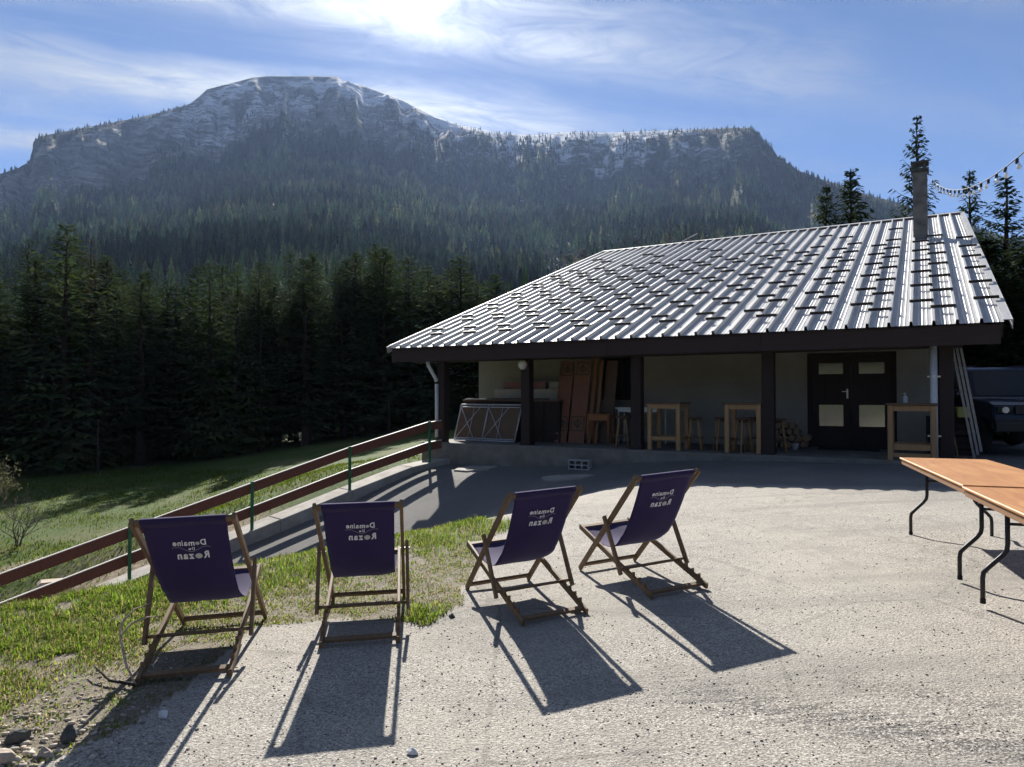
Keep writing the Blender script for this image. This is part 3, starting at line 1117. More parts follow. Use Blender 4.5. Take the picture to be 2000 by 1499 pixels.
# front rows of the forest behind the meadow
rr = random.Random(5)
row = []
for k in range(24):
    row.append((-42 + 43.0 * k / 23 + rr.uniform(-0.6, 0.6), 46.5 + rr.uniform(-2.0, 2.5), 0))
for k in range(26):
    row.append((-41 + 43 * k / 25 + rr.uniform(-0.8, 0.8), 51 + rr.uniform(-2.0, 2.0), 1))
for k in range(28):
    row.append((-42 + 44.5 * k / 27 + rr.uniform(-0.8, 0.8), 56.5 + rr.uniform(-2.5, 3), 2))
ORD = ['leftmost', 'second', 'third', 'fourth', 'fifth', 'sixth', 'seventh', 'eighth', 'ninth', 'tenth', 'eleventh', 'twelfth', 'thirteenth', 'fourteenth',
       'fifteenth', 'sixteenth', 'seventeenth', 'eighteenth', 'nineteenth', 'twentieth', 'twenty-first', 'twenty-second', 'twenty-third', 'twenty-fourth']
for i_, (a_, r_, w_) in enumerate(row):
    k_ = rr.choice([0, 0, 1, 1, 2, 3, 3, 4, 5]) if w_ == 0 else rr.choice([0, 1, 2, 3, 1])
    target = np.interp(a_, [-42, -36, -33, -28, -20, -15, -10, -5, 0, 5], [12.2, 12.8, 13.6, 12.4, 12.2, 13.0, 12.8, 11.6, 9.0, 8.2]) * rr.uniform(0.82, 1.0) * (1, 1.06, 1.13)[w_]
    lab = ["tall dark spruce in the front row of the shaded forest edge", "dark spruce in the second row of the shaded forest edge",
           "dark spruce deeper in the forest behind the second row"][w_]
    grp = ["front row of the forest edge", "second row of the forest edge", "third row of the forest edge"][w_]
    if k_ == 5:
        lab = "thin brownish half-bare spruce at the shaded forest edge"
    if w_ == 0:
        lab = ORD[i_] + (" tree from the left in the forest front, a half-bare brownish spruce" if k_ == 5 else " dark spruce from the left in the front row of the forest")
        if i_ == 0:
            lab = "leftmost dark spruce in the front row of the forest"
    place_tree(k_, r_ * math.sin(R(a_)), r_ * math.cos(R(a_)), target / SPR[k_][2], rr.uniform(0.62, 0.98), rr.uniform(0, 6.28), lab, grp)


# ---- the wooded slopes: thousands of trees read as one mass
def scatter_forest(name, proto, pts, hs, ws, tint, label):
    pv, pt, pc = proto
    n = len(pts)
    ang = RNG.uniform(0, 2 * math.pi, n)
    ca, sa = np.cos(ang), np.sin(ang)
    X = pv[None, :, 0] * ca[:, None] - pv[None, :, 1] * sa[:, None]
    Y = pv[None, :, 0] * sa[:, None] + pv[None, :, 1] * ca[:, None]
    Vv = np.stack([X * ws[:, None] + pts[:, 0:1], Y * ws[:, None] + pts[:, 1:2], pv[None, :, 2] * hs[:, None] + pts[:, 2:3]], -1).reshape(-1, 3)
    Tt = (pt[None] + (np.arange(n) * len(pv))[:, None, None]).reshape(-1, 3)
    Cc = (pc[None] * tint[:, None, :]).reshape(-1, 3)
    o = link_mesh(name, tri_mesh(name, Vv, Tt, Cc), M['needles'])
    tag(o, label, "forest", kind="stuff")
    return o


def lod_tree(seed, whorls, per, h=1.0, rb=0.17, start=0.08, col=(0.040, 0.060, 0.028)):
    g = np.random.default_rng(seed)
    V, T, C = [], [], []
    for w in range(whorls):
        f = w / whorls
        z = h * (start + (1 - start) * f)
        env = rb * (1 - f) ** 0.85 + 0.012
        ph = g.uniform(0, 6.28)
        for b in range(per):
            az = ph + 2 * math.pi * b / per + g.uniform(-0.2, 0.2)
            L = env * g.uniform(0.75, 1.2)
            wd = L * g.uniform(0.55, 0.85)
            d = np.array([math.cos(az), math.sin(az), 0])
            s = np.array([-math.sin(az), math.cos(az), 0])
            top = np.array([0, 0, z + h * (1.4 / whorls) * (1 - start)])
            dz = -0.35 * L
            a = d * L + np.array([0, 0, z + dz])
            k = np.array(col) * g.uniform(0.7, 1.3)
            n0 = len(V)
            V.extend((top, d * L * 0.55 + s * wd * 0.5 + np.array([0, 0, z - 0.02]), a))
            V.extend((top, a, d * L * 0.55 - s * wd * 0.5 + np.array([0, 0, z - 0.02])))
            C.extend([k] * 6)
            T.extend([(n0, n0 + 1, n0 + 2), (n0 + 3, n0 + 4, n0 + 5)])
    V.append(np.array([0.012, 0, 0.9])); V.append(np.array([-0.012, 0, 0.9])); V.append(np.array([0, 0, 1.04]))
    C.extend([np.array(col)] * 3)
    n0 = len(V) - 3
    T.append((n0, n0 + 1, n0 + 2))
    return np.array(V), np.array(T), np.array(C)


def forest_points(n, r0, r1, amax, power=1.0):
    a = RNG.uniform(R(-43), R(amax), n)
    r = np.sqrt(RNG.uniform(r0 ** 2, r1 ** 2, n))
    x, y = r * np.sin(a), r * np.cos(a)
    Zt, Rr, u, X, cliff = mount_parts(a, r)
    nz = fbm(x / 70, y / 70, 3)
    nz2 = fbm(x / 30 + 3, y / 30 + 8, 3)
    rk = rock_w(a, r)
    keep = RNG.random(n) < np.clip(1 - rk * 1.25, 0, 1) * np.where(u > 0.6, np.clip(nz * 1.9, 0, 1), 1.0)
    keep |= (RNG.random(n) < 0.34 * sstep(0.46, 0.60, nz2)) & (u > 0.6) & (u < 0.91)
    cleared = np.exp(-(((a - R(4.3)) / R(2.6)) ** 2)) * np.exp(-(((r - 430) / 180) ** 2)) * sstep(0.3, 0.55, fbm(x / 120 + 9, y / 120 + 4, 3) + 0.26)
    strip = np.exp(-(((a - R(-9.0)) / R(2.6)) ** 2)) * np.exp(-(((u - 0.655) / 0.014) ** 2))
    keep &= RNG.random(n) > np.maximum(cleared * 1.5, strip * 1.3)
    bald = (X > 395) & (X < 800) & (u > 0.90)
    keep &= ~bald | (RNG.random(n) < 0.03)
    sn = (X > 860) & (X < 1350) & (u > 0.94)
    keep &= ~sn | (RNG.random(n) < 0.45)
    keep &= u < 1.01
    a, r, u, X = a[keep], r[keep], u[keep], X[keep]
    x, y = r * np.sin(a), r * np.cos(a)
    z = mount_z(a, r) - 0.5
    kk_ = sstep(110, 140, r)
    z = np.where(r < 140, ground_z(x, y) * (1 - kk_) + z * kk_, z)
    return np.stack([x, y, z], -1), r, u, X


def tints(P, brown=0.10):
    """stands of lighter and darker conifers with leafless broadleaf trees mixed in"""
    n = len(P)
    st_ = fbm(P[:, 0] / 60 + 40, P[:, 1] / 60 + 11, 3)
    t = np.ones((n, 3)) * (RNG.uniform(0.7, 2.0, (n, 1)) * (0.5 + 1.6 * sstep(0.3, 0.7, st_))[:, None])
    t[:, 0] *= RNG.uniform(0.9, 1.2, n)
    br = fbm(P[:, 0] / 90 + 7, P[:, 1] / 90 + 23, 3)
    b = RNG.random(n) < brown * np.where(br > 0.55, 4.5, 0.35)
    t[b] *= np.array([1.85, 1.40, 1.35])
    return t


P1, r1_, u1_, X1_ = forest_points(6100, 61, 460, 43)
ok = ~((np.degrees(np.arctan2(P1[:, 0], P1[:, 1])) > 1.5) & (r1_ < 150))
P1, r1_ = P1[ok], r1_[ok]
half = len(P1) // 2
for k, (sl0, sl1) in enumerate(((0, half), (half, len(P1)))):
    n = sl1 - sl0
    hs = RNG.uniform(11, 21, n) * np.interp(np.hypot(P1[sl0:sl1, 0], P1[sl0:sl1, 1]), [61, 140, 220], [0.70, 0.9, 1.0])
    scatter_forest("forest", lod_tree(20 + k, 13, 6, rb=0.165), P1[sl0:sl1], hs, hs * RNG.uniform(0.8, 1.15, n), tints(P1[sl0:sl1], 0.10),
                   ["dense conifer forest on the lower slope behind the meadow", "lighter conifers mixed through the lower slope forest"][k])
P2, r2_, u2_, X2_ = forest_points(27000, 460, 1730, 43)
n = len(P2)
hs = np.interp(u2_, [0.2, 0.55, 0.8, 0.92, 1.0], [19, 17, 12, 9, 7]) * RNG.uniform(0.55, 1.25, n)
scatter_forest("forest", lod_tree(31, 6, 5, rb=0.20), P2, hs, hs * RNG.uniform(0.9, 1.5, n), tints(P2, 0.13),
               "far conifer forest climbing the mountain to the cliffs")
print("far trees", len(P1), len(P2))

# ================================================================== chalet
# local frame: x runs along the facade to the right, y goes into the building
chalet = empty("chalet", (2.84, 16.2, 0), R(-30), "low rendered chalet with a wide ribbed metal roof and open porch", "building")
FZ = 0.40
TL, TR, EV, EZ, SL, RUN = -6.54, 6.86, -0.79, 2.88, 0.350, 14.6


def B(name, mat, fn, parent=None, smooth=False, bevel=0.0):
    mb = MB()
    fn(mb)
    return mb.build(name, mat, parent if parent is not None else chalet, smooth, bevel)


# porch slab
M['old_concrete'] = plain('stained_concrete', (0.24, 0.225, 0.20), (0.12, 0.112, 0.10), 2.6, 0.9, 0, 0.6)
B("porch_slab", M['old_concrete'], lambda m: m.box((0.15, 1.12, FZ / 2 - 0.3), (11.9, 3.05, FZ + 0.6)), bevel=0.02)
# walls
WV = 2.62


def front_wall(m):
    H = 3.9
    th = 0.3
    y = WV + th / 2
    # opening for the window and for the double door
    def seg(x0, x1, z0, z1):
        m.box(((x0 + x1) / 2, y, (z0 + z1) / 2), (x1 - x0, th, z1 - z0))
    seg(-5.95, -1.98, FZ - 0.4, H)
    seg(-1.98, -0.80, FZ - 0.4, 1.50)
    seg(-1.98, -0.80, 2.70, H)
    seg(-0.80, 3.28, FZ - 0.4, H)
    seg(3.28, 5.15, 2.62, H)
    seg(5.15, 5.84, FZ - 0.4, H)


B("front_wall", M['wall'], front_wall)


def side_wall(x):
    def f(m):
        y0, y1, yr = WV + 0.302, 25.0, EV + RUN
        zr = EZ + SL * RUN - 0.15
        za = EZ + SL * (y0 - EV) - 0.15
        zb = zr - SL * (y1 - yr)
        for sgn in (0,):
            vs = [(x, y0, -0.3), (x, y1, -0.3), (x, y1, zb), (x, yr, zr), (x, y0, za)]
            vs += [(x + 0.3, p[1], p[2]) for p in vs]
            m.add(vs, [(0, 1, 2, 3, 4), (9, 8, 7, 6, 5), (0, 5, 6, 1), (1, 6, 7, 2), (2, 7, 8, 3), (3, 8, 9, 4), (4, 9, 5, 0)])
    return f


B("side_wall", M['wall'], side_wall(-5.95))
B("side_wall", M['wall'], side_wall(5.54))
B("back_wall", M['wall'], lambda m: m.box((-0.05, 25.1, 1.5), (11.8, 0.2, 3.6)))
# planked porch ceiling
ceil = B("porch_ceiling", M['dark_board'], lambda m: m.box((0.0, 0.98, 2.80), (12.6, 3.22, 0.02)))
for k in range(16):
    B("ceiling_plank", M['dark_board'], lambda m, k=k: m.box((0.0, -0.53 + 0.2 * k, 2.772), (12.5, 0.188, 0.03)), ceil)
# posts and top beam
for i, (t, w) in enumerate(((-5.40, 0.24), (-2.84, 0.24), (0.02, 0.24), (2.88, 0.24), (6.03, 0.24))):
    po = B("post", M['dark_wood'], lambda m, t=t, w=w: m.box((t, 0.0, (FZ + 2.74) / 2), (w, 0.24, 2.74 - FZ)), bevel=0.012)
    if i in (1, 2, 3):
        B("post_shoe", M['dark_wood'], lambda m, t=t, w=w: m.box((t, 0.0, FZ + 0.05), (w + 0.03, 0.27, 0.10)), po)
B("porch_beam", M['dark_board'], lambda m: m.box((0.0, 0.0, 2.62), (12.6, 0.2, 0.24)), bevel=0.01)
# fascia: several boards butted end to end
x = TL + 0.02
k = 0
for ln in (3.2, 2.9, 3.3, 3.94):
    B("fascia_board", M['dark_board'], lambda m, x=x, ln=ln, k=k: m.box((x + ln / 2, EV + 0.055 + 0.004 * (k % 2), 2.668), (ln - 0.006, 0.05, 0.335 + 0.008 * (k % 2))), bevel=0.004)
    x += ln
    k += 1
B("eave_board", M['dark_wood'], lambda m: m.box((0.04, EV + 0.10, 2.835), (13.1, 0.12, 0.045)))
# gable barge boards
for x in (TL + 0.03, TR - 0.03):
    def barge(m, x=x):
        m.beam((x, EV + 0.10, EZ - 0.16), (x, EV + RUN, EZ + SL * RUN - 0.16), 0.05, 0.24)
        m.beam((x, EV + RUN, EZ + SL * RUN - 0.16), (x, 27.0, EZ + SL * RUN - 0.16 - SL * (27 - EV - RUN)), 0.05, 0.24)
    B("barge_board", M['dark_wood'], barge)

# ---- roof
roof = B("roof", M['dark_board'], lambda m: m.add(
    [(TL, EV + 0.05, EZ - 0.05), (TR, EV + 0.05, EZ - 0.05), (TR, EV + RUN, EZ + SL * RUN - 0.05), (TL, EV + RUN, EZ + SL * RUN - 0.05),
     (TR, 27.2, EZ + SL * RUN - SL * (27.2 - EV - RUN) - 0.05), (TL, 27.2, EZ + SL * RUN - SL * (27.2 - EV - RUN) - 0.05)],
    [(0, 1, 2, 3), (3, 2, 4, 5)]))
NP = 38
PW = (TR - TL) / NP
ca = 1 / math.sqrt(1 + SL * SL)
sa = SL * ca
SLEN = RUN / ca


def panel_mesh():
    prof = [(0.0, 0.0), (0.010, 0.078), (0.050, 0.078), (0.062, 0.0)]
    w = PW - 0.070
    for c_ in (0.25, 0.5, 0.75):
        x0 = 0.070 + w * c_
        prof += [(x0 - 0.014, 0.0), (x0 - 0.006, 0.007), (x0 + 0.006, 0.007), (x0 + 0.014, 0.0)]
    prof += [(PW, 0.0)]
    m = MB()
    n = len(prof)
    cuts = [0.0, SLEN * 0.42, SLEN * 0.42, SLEN]
    for j in range(3):
        if j == 1:
            continue
        o = 0.004 if j == 0 else 0.0
        a, b = cuts[j] - (0.06 if j == 0 else 0.08), cuts[j + 1]
        vs = [(x_, a * ca - (z_ + o + (0.006 if j == 2 else 0)) * sa, a * sa + (z_ + o + (0.006 if j == 2 else 0)) * ca) for x_, z_ in prof]
        vs += [(x_, b * ca - (z_ + o) * sa, b * sa + (z_ + o) * ca) for x_, z_ in prof]
        m.add(vs, [(i, i + 1, n + i + 1, n + i) for i in range(n - 1)])
    me_ = m.mesh("roof_sheet")
    me_.materials.append(M['roof'])
    return me_


pm = panel_mesh()
for i in range(NP):
    o = bpy.data.objects.new("roof_sheet", pm)
    COL.objects.link(o)
    o.parent = roof
    o.location = (TL + i * PW, EV, EZ + 0.001)


def stop_mesh():
    m = MB()
    w = PW + 0.05
    # angle bar across the pan, held on two feet on the ribs
    m.box((w / 2 - 0.01, 0, 0.084), (w, 0.016, 0.048))
    m.box((w / 2 - 0.01, -0.022, 0.0625), (w, 0.045, 0.006))
    for x_ in (0.034, PW + 0.034):
        m.box((x_, 0.07, 0.060), (0.036, 0.20, 0.012))
        m.beam((x_, 0.085, 0.062), (x_, 0.005, 0.094), 0.02, 0.006)
    me_ = m.mesh("snow_stop")
    me_.materials.append(M['stop'])
    return me_


sm = stop_mesh()
rs_ = random.Random(3)
for i in range(NP):
    ph = (NP - 1 - i) % 3
    if ph == 1:
        continue
    lst = [0.95 + 1.52 * k for k in range(7)] if ph == 2 else [1.5 + 1.55 * k for k in range(6)]
    lst = [s for s in lst]
    if i % 2 == 0:
        lst.append(lst[-1] + 2.4)
    for s in lst:
        s += rs_.uniform(-0.04, 0.04)
        o = bpy.data.objects.new("snow_stop", sm)
        COL.objects.link(o)
        o.parent = roof
        o.location = (TL + i * PW, EV + s * ca - 0.024 * sa, EZ + s * sa + 0.024 * ca)
        o.rotation_euler = (math.atan(SL), 0, 0)
B("ridge_cap", M['roof'], lambda m: (m.beam((TL, EV + RUN - 0.1, EZ + SL * RUN + 0.035), (TR, EV + RUN - 0.1, EZ + SL * RUN + 0.035), 0.26, 0.012, up=(0, -SL, 1)),
                                      m.beam((TL, EV + RUN + 0.12, EZ + SL * RUN + 0.032), (TR, EV + RUN + 0.12, EZ + SL * RUN + 0.032), 0.26, 0.012, up=(0, SL, 1))), roof)
# verge flashing
for x, nm in ((TR + 0.05, 1), (TL - 0.015, 0)):
    B("verge_flashing", M['roof'], lambda m, x=x: (m.beam((x, EV - 0.08, EZ + 0.02), (x, EV + RUN, EZ + SL * RUN + 0.05), 0.13 if x > 0 else 0.05, 0.012),
                                                   m.beam((x + (0.065 if x > 0 else -0.025), EV - 0.08, EZ - 0.06), (x + (0.065 if x > 0 else -0.025), EV + RUN, EZ + SL * RUN - 0.04), 0.012, 0.17)), roof)
# loose ridge strip end standing up on the ridge
B("ridge_strip", M['roof'], lambda m: m.beam((-3.0, EV + RUN - 0.15, EZ + SL * RUN + 0.06), (-2.35, EV + RUN - 0.05, EZ + SL * RUN + 0.36), 0.12, 0.015), roof)

# chimney
ch = B("chimney", M['chimney'], lambda m: m.box((5.645, EV + 9.85, 6.95), (0.38, 0.42, 2.7)), roof, bevel=0.02)
B("chimney_cap", M['dark_stone'], lambda m: (m.box((5.645, EV + 9.85, 8.345), (0.46, 0.50, 0.09)), m.box((5.515, EV + 9.85, 8.47), (0.09, 0.42, 0.16)),
                                             m.box((5.775, EV + 9.85, 8.47), (0.09, 0.42, 0.16)), m.box((5.645, EV + 9.85, 8.58), (0.47, 0.51, 0.06))), roof)
B("chimney_flashing", M['roof'], lambda m: m.beam((5.645, EV + 9.40, 6.03 + 0.06), (5.645, EV + 9.61, 6.10 + 0.06), 0.54, 0.014, up=(0, -SL, 1)), roof)

# ---- window
win = B("window", M['dark_wood'], lambda m: [m.box(c, s) for c, s in (
    ((-1.94, WV + 0.12, 2.10), (0.07, 0.08, 1.19)), ((-0.84, WV + 0.12, 2.10), (0.07, 0.08, 1.19)), ((-1.39, WV + 0.12, 2.10), (0.06, 0.07, 1.05)),
    ((-1.39, WV + 0.12, 1.535), (1.03, 0.08, 0.06)), ((-1.39, WV + 0.12, 2.665), (1.03, 0.08, 0.06)))])
B("pane", M['pane'], lambda m: m.box((-1.665, WV + 0.13, 2.10), (0.46, 0.012, 1.06)), win)
B("pane", M['pane'], lambda m: m.box((-1.115, WV + 0.13, 2.10), (0.46, 0.012, 1.06)), win)
for s, x0 in ((1, -1.89), (-1, -0.89)):
    B("curtain", M['cream_board'], lambda m, s=s, x0=x0: m.add([(x0, WV + 0.17, 2.62), (x0 + s * 0.34, WV + 0.17, 2.62), (x0 + s * 0.28, WV + 0.16, 2.3),
                                                                 (x0 + s * 0.08, WV + 0.17, 1.8), (x0, WV + 0.17, 1.8)], [(0, 1, 2, 3, 4)]), win)
B("sill", M['concrete'], lambda m: m.box((-1.39, WV - 0.03, 1.475), (1.30, 0.16, 0.05)), win)

# ---- double door with two panes in each leaf
dframe = B("door_frame", M['dark_wood'], lambda m: [m.box(c, s) for c, s in (((3.32, WV + 0.13, 1.50), (0.08, 0.14, 2.22)), ((5.11, WV + 0.13, 1.50), (0.08, 0.14, 2.22)),
                                                                                ((4.215, WV + 0.13, 2.575), (1.71, 0.14, 0.08)))])
for k, (x0, x1) in enumerate(((3.365, 4.21), (4.22, 5.065))):
    def leaf(m, x0=x0, x1=x1):
        y = WV + 0.13
        xa, xb = x0 + 0.16, x1 - 0.16
        for c0, c1, z0, z1 in ((x0, xa, 0.41, 2.53), (xb, x1, 0.41, 2.53), (xa, xb, 0.41, 0.88), (xa, xb, 1.42, 2.10), (xa, xb, 2.40, 2.53)):
            m.box(((c0 + c1) / 2, y, (z0 + z1) / 2), (c1 - c0, 0.06, z1 - z0))
    d = B("door", M['dark_wood'], leaf)
    for z0, z1 in ((0.88, 1.42), (2.10, 2.40)):
        B("pane", M['mirror'], lambda m, x0=x0, x1=x1, z0=z0, z1=z1: m.box(((x0 + x1) / 2, WV + 0.135, (z0 + z1) / 2), (x1 - x0 - 0.32, 0.01, z1 - z0)), d)
        B("pane_bead", M['dark_wood'], lambda m, x0=x0, x1=x1, z0=z0, z1=z1: [m.box(((x0 + x1) / 2, WV + 0.095, zz), (x1 - x0 - 0.32, 0.012, 0.02)) for zz in (z0 + 0.01, z1 - 0.01)], d)
    for j in range(4):
        B("door_board", M['dark_wood'], lambda m, x0=x0, j=j: m.box((x0 + 0.23 + j * 0.13, WV + 0.094, 1.76), (0.12, 0.012, 0.66)), d)
    if k == 0:
        B("door_handle", M['alu'], lambda m: (m.box((4.14, WV + 0.092, 1.66), (0.035, 0.012, 0.22)), m.beam((4.15, WV + 0.06, 1.71), (4.03, WV + 0.06, 1.71), 0.02, 0.02), m.beam((4.14, WV + 0.10, 1.71), (4.14, WV + 0.05, 1.71), 0.018, 0.018)), d)
# doormat
o = MB().box((4.2, WV - 0.45, FZ + 0.015), (1.25, 0.65, 0.02)).build("doormat", plain('dark_mat', (0.03, 0.03, 0.032), (0.02, 0.02, 0.02), 60, 0.95), None, bevel=0.004)


def to_chalet(o, label, cat, group=None):
    """stand-alone thing whose mesh was built in the chalet's frame"""
    o.location = chalet.location
    o.rotation_euler = chalet.rotation_euler
    return tag(o, label, cat, group)


to_chalet(o, "dark rectangular doormat in front of the double door", "doormat")


def cthing(name, x, y, z, rz, label, cat, group=None):
    c, s = math.cos(R(-30)), math.sin(R(-30))
    return empty(name, (2.84 + x * c - y * s, 16.2 + x * s + y * c, z), R(-30) + rz, label, cat, group)


# ---- downpipes
e = cthing("downpipe", -5.56, -0.14, 0, 0, "white downpipe at the left corner post with a kinked top and cut-off outlet", "downpipe")
MB().tube([(-0.02, -0.30, 2.50), (-0.02, -0.26, 2.40), (0.06, -0.03, 2.05), (0.06, 0, 1.98)], 0.052, 12).build("offset_bend", M['pipe_white'], e, True)
MB().tube([(0.06, 0, 1.97), (0.06, 0, 0.52)], 0.048, 12).build("pipe", M['pipe_white'], e, True)
MB().tube([(0.06, 0, 2.02), (0.06, 0, 1.93)], 0.056, 12).build("collar", M['black_metal'], e, True)
MB().tube([(0.05, -0.02, 0.36), (0.16, -0.22, 0.05)], 0.05, 12).build("outlet_shoe", M['pipe_white'], e, True)
e = cthing("downpipe", 5.83, -0.17, 0, 0, "wide grey-white downpipe on the post by the folding table", "downpipe")
MB().tube([(0, 0, 2.62), (0, 0, 0.30)], 0.062, 14).build("pipe", M['pipe_white'], e, True)
for z in (1.95, 0.85):
    MB().tube([(0, 0, z), (0, 0, z + 0.03)], 0.068, 14).box((0.085, 0.03, z + 0.015), (0.05, 0.05, 0.03)).box((-0.085, 0.0, z + 0.015), (0.04, 0.03, 0.03)).build("bracket", M['alu'], e)

# ---- globe lamp on the second post
e = cthing("globe_lamp", -2.87, -0.17, 2.33, 0, "white globe lamp fixed high on a dark porch post", "lamp")
prof = [(0.045, 0.0)] + [(0.118 * math.sin(math.pi * k / 12), 0.118 - 0.118 * math.cos(math.pi * k / 12)) for k in range(2, 12)]
MB().lathe(prof, 20, (0, -0.02, -0.07)).build("globe", M['lamp_glass'], e, True)
MB().tube([(0, 0.055, 0.05), (0, 0.02, 0.05)], 0.06, 14).build("base", M['black_metal'], e, True)


# ================================================================== porch furniture
def bar_table(x, y, rz, label, w=0.74, d=0.74, z=FZ, lower=True, slats=0):
    e = cthing("bar_table", x, y, z, rz, label, "table", "high wooden tables in the porch")
    h = 1.07
    top = MB().box((0, 0, h - 0.02), (w + 0.06, d + 0.06, 0.04)).build("tabletop", M['old_wood'], e, bevel=0.006)
    for sx in (-1, 1):
        for sy in (-1, 1):
            MB().box((sx * (w / 2 - 0.045), sy * (d / 2 - 0.045), (h - 0.04) / 2), (0.09, 0.09, h - 0.04)).build("leg", M['bar_wood'], e, bevel=0.006)
    for sy in (-1, 1):
        MB().box((0, sy * (d / 2 - 0.03), h - 0.095), (w - 0.18, 0.035, 0.10)).build("apron", M['bar_wood'], e)
        if lower:
            MB().box((0, sy * (d / 2 - 0.045), 0.26), (w - 0.18, 0.035, 0.08)).build("rail", M['bar_wood'], e)
    for sx in (-1, 1):
        MB().box((sx * (w / 2 - 0.03), 0, h - 0.095), (0.035, d - 0.18, 0.10)).build("apron", M['bar_wood'], e)
        MB().box((sx * (w / 2 - 0.045), 0, 0.26), (0.035, d - 0.18, 0.08)).build("rail", M['bar_wood'], e)
    for k in range(slats):
        MB().box((0, -d / 2 + 0.03, 0.10 + 0.13 * k), (w - 0.20, 0.03, 0.07)).build("slat", M['bar_wood'], e)
    return e


bar_table(0.66, 0.27, 0, "high pine table standing beside the middle porch post, white bench behind it")
bar_table(2.37, 0.25, 0, "high pine table with no front rail and stools tucked under it", lower=False)
bar_table(5.47, 0.10, 0, "high wooden table by the wide downpipe, soap bottle on it", w=0.80, d=0.8, slats=2)


def stool(x, y, rz, label, h=0.74):
    e = cthing("bar_stool", x, y, FZ, rz, label, "stool", "round bar stools in the porch")
    MB().lathe([(0.15, 0), (0.165, 0.012), (0.165, 0.03), (0.15, 0.04)], 18, (0, 0, h - 0.04)).build("seat", M['old_wood'], e, True)
    for k in range(4):
        a = math.pi / 4 + k * math.pi / 2
        MB().tube([(0.10 * math.cos(a), 0.10 * math.sin(a), h - 0.03), (0.21 * math.cos(a), 0.21 * math.sin(a), 0.0)], [0.018, 0.022], 8).build("leg", M['bar_wood'], e, True)
    ring = [(0.172 * math.cos(2 * math.pi * k / 20), 0.172 * math.sin(2 * math.pi * k / 20), 0.28) for k in range(21)]
    MB().tube(ring, 0.014, 6, False).build("foot_ring", M['old_wood'], e, True)
    MB().lathe([(0.09, 0), (0.09, 0.06)], 12, (0, 0, h - 0.10)).build("hub", M['old_wood'], e, True)


stool(-0.50, 0.42, 0.3, "round wooden bar stool between the small desk and the middle post")
stool(1.22, 0.45, 0.1, "round wooden bar stool just right of the first high table")
stool(1.78, 0.55, 0.5, "round wooden bar stool just left of the second high table")
stool(2.32, 0.18, 0.8, "round wooden bar stool framed by the second high table's legs")
stool(2.46, 0.80, 0.4, "round wooden bar stool tucked behind another under the second high table")
stool(2.98, 0.55, 0.2, "round wooden bar stool half hidden behind the third porch post", h=0.72)

# soap bottle
e = cthing("pump_bottle", 5.36, 0.12, FZ + 1.07, 0, "small white pump bottle on the high table", "bottle")
MB().lathe([(0.038, 0), (0.042, 0.01), (0.042, 0.11), (0.03, 0.135), (0.016, 0.145)], 14).build("body", M['pipe_white'], e, True)
MB().tube([(0, 0, 0.145), (0, 0, 0.19)], 0.009, 8).beam((0.01, 0, 0.19), (-0.05, 0, 0.185), 0.014, 0.012).build("pump", M['pipe_white'], e)

# small wooden desk
e = cthing("small_desk", -1.36, 1.12, FZ, 0.1, "small orange wooden desk with tapered legs beside the painted panels", "desk")
MB().box((0, 0, 0.745), (0.62, 0.52, 0.03)).build("desktop", M['panel_edge'], e, bevel=0.005)
MB().box((0, -0.20, 0.665), (0.52, 0.03, 0.13)).box((0, 0.20, 0.665), (0.52, 0.03, 0.13)).box((-0.25, 0, 0.665), (0.03, 0.40, 0.13)).box((0.25, 0, 0.665), (0.03, 0.40, 0.13)).build("apron", M['panel_edge'], e)
for sx in (-1, 1):
    for sy in (-1, 1):
        MB().tube([(sx * 0.26, sy * 0.21, 0.73), (sx * 0.27, sy * 0.22, 0.0)], [0.030, 0.017], 8).build("leg", M['panel_edge'], e, True)

# white bench behind
e = cthing("white_bench", -0.50, 1.75, FZ, 0, "white slatted table behind the middle porch post under the window", "table")
for k in range(3):
    MB().box((0, -0.16 + 0.16 * k, 0.90), (1.25, 0.14, 0.035)).build("slat", M['white_metal'], e)
for sx in (-0.55, 0.55):
    MB().tube([(sx, -0.2, 0.88), (sx, -0.2, 0)], 0.018, 8).build("leg", M['white_metal'], e)
    MB().tube([(sx, 0.2, 0.88), (sx, 0.2, 0)], 0.018, 8).build("leg", M['white_metal'], e)
MB().box((0, -0.2, 0.84), (1.1, 0.03, 0.07)).build("apron", M['white_metal'], e)

